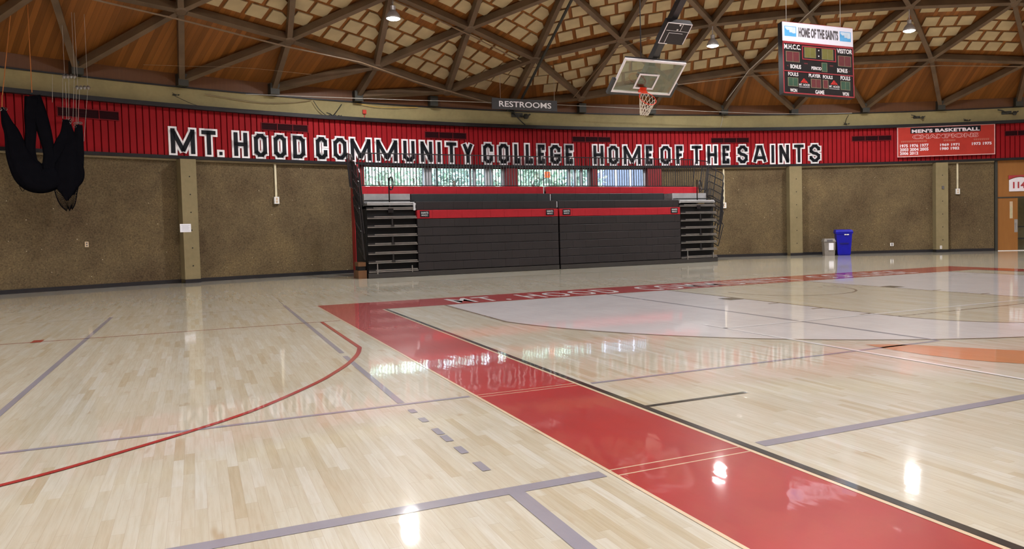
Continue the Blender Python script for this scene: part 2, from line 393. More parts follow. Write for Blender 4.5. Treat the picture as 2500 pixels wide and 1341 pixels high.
mark('lane_tick', [rect(5.55, 5.79, -3.41, -3.36), rect(5.55, 5.79, -4.4, -4.35), rect(5.55, 5.79, -5.36, -5.31), rect(9.45, 9.69, -3.41, -3.36), rect(9.45, 9.69, -4.4, -4.35)], 'thin_brown_paint', 4)
# red border
BI = .06; BW = .98; BT = 1.50
mark('red_border', [rect(-BW, -BI, YB-BT, BT), rect(XS+BI, XS+BW, YB-BT, BT), rect(-BI, XS+BI, .05, BT), rect(-BI, XS+BI, YB-BT, YB-.05)], 'red_paint', 1, 'glossy red painted border of the main court')
mark('cream_edge_line', [rect(-BI-.028, -BI+.0, YB, .03), rect(-BW-.012, -BW+.012, YB-BT, BT), rect(XS+BI, XS+BI+.028, YB, .03)], 'cream_gap', 3)
mark('side_line', [rect(-.06+.005, .0, YB, 0.), rect(XS, XS+.055, YB, 0.)], 'black_paint', 3, 'black sideline')
mark('coaching_box_line', [rect(0, .92, -8.58, -8.53)], 'black_paint', 3, 'short black hash mark off the near sideline')
# volleyball and cross court lines
mark('volleyball_side_line', [rect(-22., -1.03, -7.545, -7.495), rect(.04, 4.36, -7.61, -7.56), rect(-22., -1.03, -9.82, -9.72), rect(.06, 12., -9.80, -9.70)], 'grey_paint', 2, 'grey lines crossing towards the red border')
mark('volleyball_centre_line', [seg((-4.31, 1.78), (-4.40, -7.5), .055), seg((-1.49, 3.17), (-1.50, 2.0), .012), seg((-1.50, 2.0), (-1.54, -4.62), .055), seg((-1.55, -4.85), (-1.57, -7.47), .055)], 'grey_paint', 2)
mark('volleyball_attack_line', [seg((-1.55, -9.77), (-1.62, -18.7), .085)], 'grey_paint', 3)
ds = [(-7.74, -7.86), (-8.07, -8.19), (-8.42, -8.56), (-8.59, -8.73), (-8.93, -9.06), (-9.24, -9.37)]
mark('dashed_line', [rect(-1.585, -1.535, b, a) for a, b in [(-7.72, -7.84), (-8.02, -8.15), (-8.36, -8.53), (-8.56, -8.72), (-8.86, -9.02), (-9.22, -9.40)]], 'grey_paint', 3, 'short grey dashes of the attack line')
mark('volleyball_end_line', [seg((4.36, 0), (4.36, -7.55), .05)], 'grey_paint', 4)
mark('white_volleyball_line', [rect(3.10, 3.15, -23.3, -4.95), rect(3.10, 12.14, -5.45, -5.39), rect(12.09, 12.14, -23.3, -5.39)], 'white_paint', 5, 'white volleyball court lines')
mark('seam_line', [rect(-BW, -BI-.02, y, y+.012) for y in (-7.60, -7.52, -9.84, -9.74)], 'cream_gap', 2, 'thin cream lines across the red border')
mark('cross_court_base_line', [seg((-1.01, -1.29), (-19., -1.15), .034)], 'red_line_paint', 2, 'thin red line running to the left')
mark('cross_court_tick', [rect(-4.97, -4.85, -1.32, -1.05)], 'red_line_paint', 3)
mark('faint_line', [seg((-.94, 1.40), (-19., 2.5), .012)], 'thin_brown_paint', 1)
A3 = [(-1.29, -1.32), (-1.29, -4.33)]
crv = [on_floor(*q)[:2] for q in ((878, 850), (873, 865), (852, 887), (818, 910), (780, 932), (700, 969), (600, 1010), (450, 1059), (300, 1104), (150, 1148), (0, 1187))]
t_ = crv[-1]-crv[-2]; crv += [crv[-1]+t_*k*1.0+np.array([-.05, .02])*k*k for k in (1, 2, 3)]
def smooth_path(P, n=6):
    P = [np.array(p) for p in P]; out = []
    for i in range(len(P)-1):
        p0 = P[max(i-1, 0)]; p1 = P[i]; p2 = P[i+1]; p3 = P[min(i+2, len(P)-1)]
        for k in range(n):
            t = k/n; out.append(.5*((2*p1)+(-p0+p2)*t+(2*p0-5*p1+4*p2-p3)*t*t+(-p0+3*p1-3*p2+p3)*t**3))
    out.append(P[-1]); return out
def ribbon(P, w):
    out = []; L = []
    for i, p in enumerate(P):
        t = P[min(i+1, len(P)-1)]-P[max(i-1, 0)]; t = t/np.linalg.norm(t); q = np.array([-t[1], t[0]])*w/2; L.append((p-q, p+q))
    return [[L[i][0], L[i+1][0], L[i+1][1], L[i][1]] for i in range(len(P)-1)]
mark('red_three_point_line', [seg(A3[0], A3[1], .05)]+ribbon(smooth_path(crv), .05), 'red_line_paint', 5, 'curved red line of the cross court')
# orange centre emblem edge
og = [on_floor(*q)[:2] for q in ((2112, 842), (2180, 855), (2260, 867), (2340, 877), (2420, 884), (2500, 889))]+[(4.10, -9.45), (4.75, -10.5), (5.55, -11.5), (6.1, -12.0)]
og2 = [(6.0, -11.5), (5.6, -10.5), (5.05, -9.45)]+[on_floor(*q)[:2] for q in ((2500, 857), (2420, 853), (2330, 848), (2240, 843), (2170, 841))]
mark('orange_emblem', [og+og2], 'orange_stain', 2, 'orange stained crescent of the centre emblem')
# floor lettering on the far border
tl = Matrix.Translation(Vector((1.33, .30, 0))) @ Matrix.Rotation(-math.pi/2, 4, 'X')
TM = Matrix(((1, 0, 0, 1.36), (0, 0, 1, .22), (0, -1, 0, .0032), (0, 0, 0, 1)))
tmb = text_mb('MT. HOOD  COMMUNITY  COLLEGE', 12.1, .95, TM, 0, .012, .0004, 1.25)
obj('floor_lettering', tmb, 'white_paint', FLOOR)

# walls -------------------------------------------------------------
TH = lambda px, py=500: th_of(px, py)
tWL, tWR = TH(866), TH(1610)        # window bay (left, right)
tDL, tDR = TH(2427), TH(2427)-.105  # doorway bay
wl_ = MB()
wl_.arc(RW, RW+.35, 0, Z_BAND0+.3, tWL, tDR+D2-.0, 150)   # from window bay leftwards all the way round to the door
wl_.arc(RW, RW+.35, 0, Z_BAND0+.3, tDL, tWR, 24)
WALL = obj('wall_back', wl_, 'aggregate', kind='structure', recenter=False)
obj('sill_wall', MB().arc(RW, RW+.35, 0, 1.6, tWR, tWL, 16), 'dark_red_frame', WALL)
obj('concrete_ledge', MB().arc(RW-.03, RW+.3, Z_BAND0-.05, Z_BAND0, tWL, tDR+D2, 150).arc(RW-.03, RW+.3, Z_BAND0-.05, Z_BAND0, tDL, tWR, 24), 'ledge_concrete', WALL)
def pillar(px0, px1, py=560, d=.38):
    a, b = TH(px0, py), TH(px1, py)
    p = obj('pillar', MB().arc(RW-d, RW+.1, 0, Z_BAND0-.02, b, a, 2), 'pillar_concrete', WALL)
    h = MB(); tm = (a+b)/2; M = wallM(tm, RW-d, 0)
    for z in np.arange(.5, 3.5, .52): h.lathe([(.018, -.002), (.018, .01)], 8, M @ Matrix.Translation((0.02, 0, z)) @ Matrix.Rotation(math.pi/2, 4, 'X'))
    obj('tie_hole', h, 'under_black', p)
pillar(437, 475); pillar(1921, 1951); pillar(2277, 2307)
tp1, tp2 = TH(456), TH(1936)
step = (TH(1936)-TH(2292))
for k in range(1, 14):
    for t0 in (TH(456)+.235*k,):
        if t0 < tDR+D2-.3: obj('pillar', MB().arc(RW-.38, RW+.1, 0, Z_BAND0-.02, t0, t0+.024, 2), 'pillar_concrete', WALL)
# red ribbed cladding band
cl = MB(); nR = int(D2*RW/.178)
for i in range(nR):
    t0 = D2*i/nR; t1 = D2*(i+1)/nR; g = (t1-t0)*.09
    P = [pol(t0, RW-.06, 0), pol(t0+g, RW-.06, 0), pol(t0+g*1.6, RW-.12, 0), pol(t1-g*.6, RW-.12, 0), pol(t1, RW-.06, 0)]
    for a, b in zip(P[:-1], P[1:]):
        cl.add([(a[0], a[1], Z_BAND0+.09), (b[0], b[1], Z_BAND0+.09), (b[0], b[1], Z_BAND1), (a[0], a[1], Z_BAND1)], [(0, 1, 2, 3)])
UP = obj('wall_band', cl, 'red_cladding', kind='structure', recenter=False, fixn=False)
obj('wall_band_backing', MB().arc(RW-.05, RW+.3, Z_BAND0, Z_BAND1, 0, D2, 160), 'dark_red_frame', UP)
obj('trim_1', MB().arc(RW-.17, RW, Z_BAND0, Z_BAND0+.09, 0, D2, 200), 'black_trim', kind='structure', recenter=False)
obj('trim_2', MB().arc(RW-.30, RW, Z_BAND1-.09, Z_BAND1+.03, 0, D2, 200), 'black_trim', kind='structure', recenter=False)
RING = obj('wall_ring', MB().arc(RW-.02, RW+.5, Z_BAND1, Z_RING, 0, D2, 200), 'ring_concrete', kind='structure', recenter=False)
obj('trim_3', MB().arc(RW-.06, RW+.3, Z_RING-.005, Z_RING+.035, 0, D2, 200), 'black_trim', kind='structure', recenter=False)
obj('trim_4', MB().arc(RW-.02, RW+.3, Z_RING+.035, Z_RING+.75, 0, D2, 160), 'skirt_wood', kind='structure', recenter=False)
def bb(t0, t1, n): return MB().arc(RW-.02, RW+.05, 0, .11, t0, t1, n)
obj('baseboard_back', bb(TH(868), tDR+D2, 150), 'baseboard_black', kind='structure', recenter=False)
obj('baseboard_right', bb(tDL, TH(1700), 24), 'baseboard_black', kind='structure', recenter=False)
pb = MB()
for a, b in ((437, 475), (1921, 1951), (2277, 2307)): pb.arc(RW-.40, RW, 0, .11, TH(b, 560), TH(a, 560), 2)
obj('baseboard_pillar', pb, 'baseboard_black', kind='structure', recenter=False)
# ceiling deck -------------------------------------------------------
TH_E = math.radians(88.)
def deck(t0, t1, n, m=26):
    mb = MB()
    for i in range(n+1):
        t = t0+(t1-t0)*i/n
        for j in range(m+1):
            r = (RW+.4)*j/m; p = pol(t, r); mb.v.append((p[0], p[1], cap_z(p[0], p[1], .17)))
    for i in range(n):
        for j in range(m): a = i*(m+1)+j; mb.f.append((a, a+1, a+m+2, a+m+1))
    return mb
CEIL = obj('ceiling', deck(TH_E, TH_E+math.radians(180), 60), 'deck_left', kind='structure', recenter=False, fixn=False)
obj('ceiling_deck', deck(TH_E-math.radians(180), TH_E, 60), 'deck_right', CEIL, fixn=False)
# lattice nodes
NPX = {'a': (440, 20), 'b': (705, 93), 'c': (918, 158), 'd': (1092, 220), 'e': (1304, 140), 'f': (1145, 65), 'g': (1513, 92), 'h': (1418, 236), 'i': (1738, 55),
       'j': (1632, 200), 'k': (1828, 169), 'l': (2045, 151), 'm': (1973, 29), 'n': (2220, 12), 'o': (2273, 140), 'p': (2475, 3), 'q': (2510, 148), 'x': (1245, 255)}
NP = {k: on_cap(*v) for k, v in NPX.items()}
L_ = {(0, 1): 'd', (0, 2): 'c', (0, 3): 'b', (0, 4): 'a', (1, 0): 'e', (1, 1): 'f'}
R_ = {(0, 1): 'h', (0, 2): 'j', (0, 3): 'k', (0, 4): 'l', (0, 5): 'o', (0, 6): 'q', (1, 0): 'e', (1, 1): 'g', (1, 2): 'i', (1, 3): 'm', (1, 4): 'n', (1, 5): 'p'}
uL = np.array([2.72, 1.16]); uR = np.array([2.93, -1.47]); wv = np.array([-.17, -2.95])
def node(side, k, m):
    D = L_ if side < 0 else R_
    if (k, m) in D: return NP[D[(k, m)]]
    if k == 0 and m == 0: return NP['x']
    # anchor on the last measured node of the row
    if k <= 1:
        mm = max(q for kk, q in D if kk == k); p = NP[D[(k, mm)]][:2]+(m-mm)*(-uL if side < 0 else uR)
    else:
        mm = min(m, 1 if side < 0 else 5); p = node(side, 1, mm)[:2]+(m-mm)*(-uL if side < 0 else uR)+(k-1)*wv
    return np.array([p[0], p[1], cap_z(p[0], p[1])])
def rad(p): return math.hypot(p[0]-CX, p[1]-CY)
def cn(p): v = np.array(p)-np.array([CX, CY, ZSPH]); return v/np.linalg.norm(v)
edges = {}; tris = []
KM, MM = 5, 7
def key(p): return (round(p[0], 2), round(p[1], 2))
def edge(a, b):
    if rad(a) > RW+.3 and rad(b) > RW+.3: return
    edges[tuple(sorted((key(a), key(b))))] = (a, b)
for sd in (-1, 1):
    for k in range(KM):
        for m in range(MM):
            a = node(sd, k, m)
            if m+1 <= MM: edge(a, node(sd, k, m+1))
            if k+1 < KM:
                edge(a, node(sd, k+1, m))
                if m > 0: edge(a, node(sd, k+1, m-1))
                b = node(sd, k, m+1); c = node(sd, k+1, m)
                tris.append((a, b, c, 0))                         # base on the lower row
                tris.append((c, node(sd, k+1, m+1), b, 1))        # base on the upper row
# feet on the ring wall
spx = [(185, 158), (437, 205), (668, 210), (868, 240), (1057, 240), (1245, 255), (1418, 262), (1590, 262), (1767, 262), (1935, 268), (2112, 258), (2293, 258), (2490, 236)]
feet = []
for i in range(-3, 17):
    th = math.radians(107.2-4.72*(i-1))
    if 0 <= i < len(spx): q = on_cap(*spx[i]); th = ang(q[0], q[1])
    feet.append(pol(th, RW-.12, 5.95))
F = {i: feet[i+3] for i in range(-3, 17)}
def N0(s, m): return node(s, 0, m)
fe = [(N0(-1, 4), 1), (N0(-1, 4), 0), (N0(-1, 3), 1), (N0(-1, 3), 2), (N0(-1, 2), 2), (N0(-1, 2), 3), (N0(-1, 1), 3), (N0(-1, 1), 4), (N0(-1, 5), 0), (N0(-1, 5), -1), (N0(-1, 6), -1), (N0(-1, 6), -2),
      (N0(1, 1), 6), (N0(1, 2), 7), (N0(1, 2), 8), (N0(1, 3), 8), (N0(1, 3), 9), (N0(1, 4), 9), (N0(1, 4), 10), (N0(1, 5), 10), (N0(1, 5), 11), (N0(1, 6), 11), (N0(1, 6), 12), (N0(1, 7), 13)]
for a, i in fe:
    if np.linalg.norm(a-F[i]) > .7: edge(a, F[i])
for (a, b) in edges.values():
    if rad(a) > RW+.5 or rad(b) > RW+.5: continue
    mb = MB(); nn = cn((a+b)/2); mb.bar(a, b, .15, .24, nn)
    obj('roof_beam', mb, 'beam_brown', CEIL)
done = set()
for sd in (-1, 1):
    for k in range(KM):
        for m in range(MM+1):
            p = node(sd, k, m)
            if key(p) in done or rad(p) > RW-.2: continue
            done.add(key(p)); nn = cn(p); mb = MB()
            M = Matrix.Translation(Vector(p)) @ Vector(nn).to_track_quat('Z', 'Y').to_matrix().to_4x4()
            mb.lathe([(.12, -.15), (.17, -.12), (.17, .08), (.14, .12)], 12, M); obj('node_bracket', mb, 'beam_brown', CEIL)
for i, p in F.items():
    th = ang(p[0], p[1]); M = wallM(th, RW-.16, 5.72)
    obj('foot_bracket', MB().box(-.14, .14, -.14, .14, .02, .36, M), 'bracket_dark', CEIL)
# acoustic panels -----------------------------------------------------
tile_me = None; cnt = 0
def onscreen(p, mx=60):
    d = np.array(p)-CPOS; z = d@_f
    if z < 1: return False
    x = PPX+CF*(d@CR)/z; y = PPY-CF*(d@CU)/z; return -mx < x < 2500+mx and -mx < y < 1341
SH = {}
def panel_mesh(cut):
    if cut in SH: return SH[cut]
    w, h, t = .24, (.226 if cut != 2 else .11), .02
    pts = [(-w, -h), (w, -h), (w, h), (-w, h)]
    if cut == 1: pts = [(-w, -h), (w, -h), (w, h), (-w+.20, h), (-w, h-.13)]
    mb = MB(); mb.add([(x, y, -t) for x, y in pts]+[(x, y, t) for x, y in pts], [tuple(range(len(pts)))[::-1], tuple(range(len(pts), 2*len(pts)))]+[(i, (i+1) % len(pts), (i+1) % len(pts)+len(pts), i+len(pts)) for i in range(len(pts))])
    me = bpy.data.meshes.new('acoustic_panel'); me.from_pydata(mb.v, [], mb.f); me.materials.append(MATS['panel_cream']); SH[cut] = me; return me
def tri_tiles(a, b, c, inv):
    global cnt
    # a,b base; c apex
    a, b, c = map(np.array, (a, b, c))
    ux = (b-a); L = np.linalg.norm(ux); ux = ux/L; nn = cn((a+b+c)/3); vy = np.cross(nn, ux)
    if vy@(c-a) < 0: vy = -vy
    H = vy@(c-a); cx0 = ux@(c-a)
    pitch = min(.61, L*.2); rowp = min(.55, H*.205)
    for r, num in enumerate((4, 3, 2, 1)):
        hy = .52+rowp*r
        if hy > H-.35: break
        xc = cx0*(hy/H)+(L)*(1-hy/H)/2   # middle of the row
        for q in range(num):
            x = xc+(q-(num-1)/2)*pitch
            cut = 0
            if inv and r == 0: cut = 2
            p = a+ux*x+vy*(hy-(.06 if cut == 2 else 0))+nn*.18
            if inv == 0 and q == 0 and r < 4: cut = 1
            if rad(p) > RW-.7 or not onscreen(p): continue
            me = panel_mesh(cut); o = bpy.data.objects.new('acoustic_panel', me)
            z = Vector(nn); y = Vector(vy); x_ = Vector(ux)
            M = Matrix((x_, y, x_.cross(y))).transposed().to_4x4()
            p2 = p; r2 = cap_z(p2[0], p2[1], .17)
            o.matrix_basis = Matrix.Translation(Vector((p2[0], p2[1], r2))-Vector(nn)*.035) @ M
            COL.objects.link(o); cnt += 1
            tag(o, 'square cream acoustic panel fixed between the ceiling beams', 'acoustic panel', 'cream acoustic panels on the wooden ceiling')
for a, b, c, inv in tris:
    if max(rad(a), rad(b), rad(c)) > RW+.1: continue
    tri_tiles(a, b, c, inv)
print('panels', cnt)

# ================================================================ WINDOW BAY
def win_frame(i, pxa, pxb, mulls):
    a, b = TH(pxa, 430), TH(pxb, 430)
    M = wallM((a+b)/2, RW+.1, 0)
    fr = MB(); r0, r1 = RW+.06, RW+.16
    fr.arc(r0, r1, Z_BAND0-.04, Z_BAND0+.02, b, a, 8).arc(r0, r1, 1.6, 1.68, b, a, 8)
    e = .0012; fr.arc(r0, r1, 1.6, Z_BAND0, a-e, a+e, 1).arc(r0, r1, 1.6, Z_BAND0, b-e, b+e, 1)
    w = obj('window_%d' % i, fr, 'dark_red_frame', kind='structure', recenter=False)
    for pa, pb, mt in mulls:
        ta, tb = TH(pa, 430), TH(pb, 430); obj('mullion', MB().arc(RW+.04, RW+.16, 1.62, Z_BAND0-.02, tb, ta, 1), mt, w)
    obj('pane', MB().arc(RW+.11, RW+.12, 1.65, Z_BAND0-.03, b, a, 10), 'window_glass', w)
win_frame(1, 888, 1233, [(1042, 1056, 'mullion_grey'), (1036, 1041, 'mullion_white'), (1066, 1069, 'steel_black'), (1148, 1152, 'mullion_white'), (1157, 1162, 'mullion_grey'), (1186, 1196, 'mullion_white'), (1200, 1205, 'mullion_grey'), (1226, 1233, 'mullion_grey')])
win_frame(2, 1262, 1443, [(1388, 1394, 'mullion_white'), (1403, 1408, 'mullion_white'), (1418, 1424, 'mullion_grey'), (1436, 1443, 'mullion_grey')])
win_frame(3, 1457, 1578, [(1572, 1578, 'mullion_grey')])
def post(pa, pb, mt, name='trim_5', d=.12):
    ta, tb = TH(pa, 430), TH(pb, 430); return obj(name, MB().arc(RW-d, RW+.3, 0, Z_BAND0, tb, ta, 2), mt, kind='structure', recenter=False)
post(855, 868, 'red_post', 'trim_5', .3)
post(868, 888, 'dark_red_frame', 'trim_6', 0.02); post(1233, 1262, 'dark_red_frame', 'trim_7'); post(1443, 1457, 'dark_red_frame', 'trim_8'); post(1578, 1612, 'dark_red_frame', 'trim_9')
wb = thing('wooden_plinth', 'low brown wooden block between the red post and the bleachers', 'plinth', (1.40, 9.75, 0))
obj('block', MB().box(1.28, 1.52, 9.40, 10.1, 0, .24), 'plinth_wood', wb)
obj('block', MB().box(1.29, 1.51, 9.45, 10.05, .36, .48), 'plinth_wood', wb)
obj('spacer', MB().box(1.31, 1.50, 9.5, 10.0, .24, .36), 'under_black', wb)

# exit sign in the lobby
tE = TH(1326, 420); M = wallM(tE, RW-.45, 3.24)
ex = thing('exit_sign', 'small orange illuminated exit sign hanging in front of the middle window', 'exit sign', None, M=M)
obj('housing', MB().box(-.10, .10, -.03, .03, .0, .22), 'exit_orange', ex, local=True)
obj('lettering', text_mb('EXIT', .15, .08, Matrix.Translation((-.075, -.032, .07)), 0, .02), 'mullion_white', ex, local=True)
obj('hanger', MB().box(-.01, .01, -.01, .01, .22, Z_BAND0-3.24+.02), 'steel_black', ex, local=True)

# outdoors ------------------------------------------------------------
obj('ground_outside', MB().arc(RW+.36, RW+60, -.25, -.05, tDL-.3, tWL+.7, 30), 'lawn', kind='structure', recenter=False)
tag(obj('terrace', MB().arc(RW+.36, RW+7, -.05, -.02, tWR-.15, tWL+.15, 20), 'outdoor_paving', recenter=False), kind='structure')
def tree(px, dist, h, rad_, li, label):
    o, d = ray(px, 430); d2 = d[:2]/np.linalg.norm(d[:2]); p = CPOS[:2]+d2*dist
    t = thing('garden_tree', label, 'tree', (p[0], p[1], -.05), 0, 'trees outside the windows')
    obj('trunk', MB().tube([(p[0], p[1], -.05), (p[0]+.1, p[1], h*.3), (p[0], p[1]+.1, h*.7)], [.22, .17, .07], 8), 'bark', t, smooth=True)
    mb = MB(); rnd = random.Random(px)
    for i in range(2600):
        while True:
            q = np.array([rnd.uniform(-1, 1) for _ in range(3)])
            if .25 < q@q < 1: break
        lump = 1+.25*math.sin(q[0]*5+px)*math.cos(q[1]*4)
        c = np.array([p[0], p[1], h*.58])+q*np.array([rad_, rad_, h*.46])*lump
        s = rnd.uniform(.09, .2); e1 = np.array([rnd.gauss(0, 1) for _ in range(3)]); e1 /= np.linalg.norm(e1); e2 = np.cross(e1, [rnd.gauss(0, 1), rnd.gauss(0, 1), .3]); e2 /= np.linalg.norm(e2)+1e-9
        mb.add([c-e1*s, c-e2*s*.5, c+e1*s, c+e2*s*.5], [(0, 1, 2, 3)])
    tag(obj('foliage', mb, 'leaf%d' % li, t, fixn=False), kind='stuff')
tree(925, 36, 5.4, 1.8, 1, 'leafy green tree outside, seen through the leftmost window')
tree(1010, 42, 6.0, 1.9, 0, 'dark green tree outside, right of the one in the leftmost window')
tree(1110, 36.5, 5.4, 1.8, 2, 'green tree outside behind the middle of the left window')
tree(1210, 42.5, 6.0, 1.9, 1, 'green tree outside at the right end of the left window')
tree(1300, 35, 5.0, 1.5, 0, 'leafy tree outside behind the orange exit sign')
tree(1390, 43, 6.0, 1.8, 2, 'leafy tree outside at the right end of the middle window')

o, d = ray(1480, 430); d2 = d[:2]/np.linalg.norm(d[:2]); p = CPOS[:2]+d2*62; sd = np.array([d2[1], -d2[0]])  # added pale wall that blocks the bright sky behind the rightmost window
bd = thing('sky_blocker', 'pale bluish building wall added outside the rightmost window to block the sky', 'backdrop', (p[0], p[1], -.1))
e0, e1 = p-sd*4.2, p+sd*9.0
obj('wall', MB().bar((e0[0], e0[1], 6.4), (e1[0], e1[1], 6.4), 4., 13.), 'sky_blocker_pale', bd)
mb = MB()
for k in range(12): q = e0+(e1-e0)*(k+.5)/12-d2*2.05; mb.bar((q[0], q[1], .2), (q[0], q[1], 12.6), .18, .10, (d2[0], d2[1], 0))
obj('sky_blocker_rib', mb, 'pane_blue_frame', bd)
# ================================================================ WALL BAND THINGS
def glyph(ch, a, b, c):
    m = b/2
    return {'O': [[(c, 0), (a-c, 0), (a, c), (a, b-c), (a-c, b), (c, b), (0, b-c), (0, c), (c, 0)]],
            'C': [[(a, b*.70), (a, b-c), (a-c, b), (c, b), (0, b-c), (0, c), (c, 0), (a-c, 0), (a, c), (a, b*.30)]],
            'G': [[(a, b*.74), (a, b-c), (a-c, b), (c, b), (0, b-c), (0, c), (c, 0), (a-c, 0), (a, c), (a, b*.42), (a*.55, b*.42)]],
            'S': [[(a, b*.78), (a, b-c), (a-c, b), (c, b), (0, b-c), (0, m+c*.8), (c*.8, m+c*.15), (a-c*.8, m-c*.15), (a, m-c*.8), (a, c), (a-c, 0), (c, 0), (0, c), (0, b*.22)]],
            'D': [[(0, 0), (a-c, 0), (a, c), (a, b-c), (a-c, b), (0, b), (0, 0)]],
            'M': [[(0, 0), (0, b)], [(0, b), (a/2, .05*b), (a, b)], [(a, b), (a, 0)]], 'N': [[(0, 0), (0, b)], [(0, b), (a, 0)], [(a, 0), (a, b)]],
            'H': [[(0, 0), (0, b)], [(a, 0), (a, b)], [(0, m), (a, m)]], 'T': [[(0, b), (a, b)], [(a/2, 0), (a/2, b)]], 'I': [[(a/2, 0), (a/2, b)]],
            'U': [[(0, b), (0, c), (c, 0), (a-c, 0), (a, c), (a, b)]], 'Y': [[(0, b), (a/2, b*.45)], [(a, b), (a/2, b*.45)], [(a/2, b*.45), (a/2, 0)]],
            'L': [[(0, b), (0, 0), (a, 0), (a, b*.14)]], 'E': [[(a, b*.86), (a, b), (0, b), (0, 0), (a, 0), (a, b*.14)], [(0, m), (a*.8, m)]], 'F': [[(a, b*.86), (a, b), (0, b), (0, 0)], [(0, m), (a*.8, m)]],
            'A': [[(0, 0), (a*.38, b), (a*.62, b), (a, 0)], [(a*.14, b*.26), (a*.86, b*.26)]], '.': [[(a/2, -.001), (a/2, .001)]]}[ch]
def strokes(G, t, y0, y1, off=(0, 0)):
    mb = MB()
    for pl in G:
        for i in range(len(pl)-1):
            p = np.array(pl[i], float)+off; q = np.array(pl[i+1], float)+off; d = (q-p)/np.linalg.norm(q-p); n_ = np.array([-d[1], d[0]])*t/2
            ax = abs(d[0]) < .02 or abs(d[1]) < .02
            e = d*t/2*(1 if ax else .35)
            mb.prism([tuple(p-e-n_), tuple(q+e-n_), tuple(q+e+n_), tuple(p-e+n_)], y0, y1)
    return mb
LET = [('M', 408, 477), ('T', 484, 528), ('.', 525.7, 543.5), ('H', 562.5, 605), ('O', 612, 652), ('O', 660, 699), ('D', 707, 745), ('C', 763, 799), ('O', 806, 846), ('M', 848, 905), ('M', 911, 970),
       ('U', 977, 1012), ('N', 1019, 1055), ('I', 1061, 1075), ('T', 1082, 1114), ('Y', 1122, 1154), ('C', 1172, 1203), ('O', 1210, 1241), ('L', 1248, 1269), ('L', 1276.5, 1300), ('E', 1306, 1329.5),
       ('G', 1336, 1368), ('E', 1374, 1398), ('H', 1442, 1473), ('O', 1479, 1509), ('M', 1515.6, 1563.5), ('E', 1570, 1591.6), ('O', 1605.7, 1637), ('F', 1644, 1666), ('T', 1682, 1712), ('H', 1720, 1750),
       ('E', 1757, 1780), ('S', 1794, 1825), ('A', 1832, 1871), ('I', 1877, 1889.4), ('N', 1896, 1926), ('T', 1932, 1962), ('S', 1969.5, 2002)]
words = ['MT.', 'HOOD', 'COMMUNITY', 'COLLEGE', 'HOME', 'OF', 'THE', 'SAINTS']
ordn = ['first', 'second', 'third', 'fourth', 'fifth', 'sixth', 'seventh', 'eighth', 'ninth']
li = 0
for wd in words:
    for k, chh in enumerate(wd):
        ch, xa, xb = LET[li]; assert ch == chh; li += 1
        ym = 360 if li < 20 else 375
        ta, tb = TH(xa, ym), TH(xb, ym); Wd = abs(ta-tb)*(RW-.14); M = wallM((ta+tb)/2, RW-.14, 3.725)
        Ht = .83 if ch != '.' else .24; T = .118; Bd = .056; tt = T+2*Bd
        nm = 'full stop' if ch == '.' else 'letter '+ch
        o = thing('wall_letter', 'black %s with white edge, %s character of the word %s on the red band' % (nm, ordn[k], wd), 'letter', None, M=M, group='varsity lettering on the red wall band')
        if ch == '.':
            obj('white_outline', MB().prism([(-Wd/2, .0), (Wd/2, 0), (Wd/2, .22), (-Wd/2, .22)], -.02, .03), 'letter_white', o, local=True)
            obj('black_face', MB().prism([(-Wd/2+.06, .06), (Wd/2-.06, .06), (Wd/2-.06, .16), (-Wd/2+.06, .16)], -.03, -.018), 'letter_black', o, local=True); continue
        a = max(Wd-tt, .02); b = Ht-tt; c = min(.15, a*.36)
        G = glyph(ch, a, b, c); off = np.array([-a/2, tt/2])
        obj('white_outline', strokes(G, tt, -.02, .03, off), 'letter_white', o, local=True)
        obj('black_face', strokes(G, T, -.03, -.018, off), 'letter_black', o, local=True)
VENT = [(138, 288, 4.60, 4.86, 'at the far left beside the black netting'), (635, 748, 4.62, 4.86, 'above the word HOOD'), (1034, 1135, 4.62, 4.86, 'above the end of COMMUNITY'),
        (1394, 1487, 4.62, 4.84, 'between COLLEGE and HOME'), (1733, 1825, 4.60, 4.82, 'above the end of THE'), (2077, 2173, 4.58, 4.80, 'left of the championship banner'), (2450, 2545, 4.58, 4.80, 'right of the championship banner')]
for xa, xb, z0, z1, wh in VENT:
    ta, tb = TH(xa, 320), TH(xb, 320); Wd = abs(ta-tb)*(RW-.13); M = wallM((ta+tb)/2, RW-.13, z0); H = z1-z0
    v = thing('air_vent', 'dark red air vent on the red band, '+wh, 'vent', None, M=M, group='air vents along the red band')
    fr = MB().box(-Wd/2, Wd/2, -.025, .04, 0, .02).box(-Wd/2, Wd/2, -.025, .04, H-.02, H)
    for x in (-Wd/2, -Wd/6, Wd/6, Wd/2): fr.box(x-.01, x+.01, -.0255, .041, 0, H)
    obj('frame', fr, 'vent_frame', v, local=True)
    for q in range(3):
        g = MB(); x0 = -Wd/2+Wd*q/3+.012; x1 = x0+Wd/3-.024; g.box(x0, x1, -.005, .03, .02, H-.02)
        for s in range(4): g.box(x0, x1, -.016, .0, .03+s*(H-.04)/4, .045+s*(H-.04)/4)
        obj('grille', g, 'vent_dark', v, local=True)
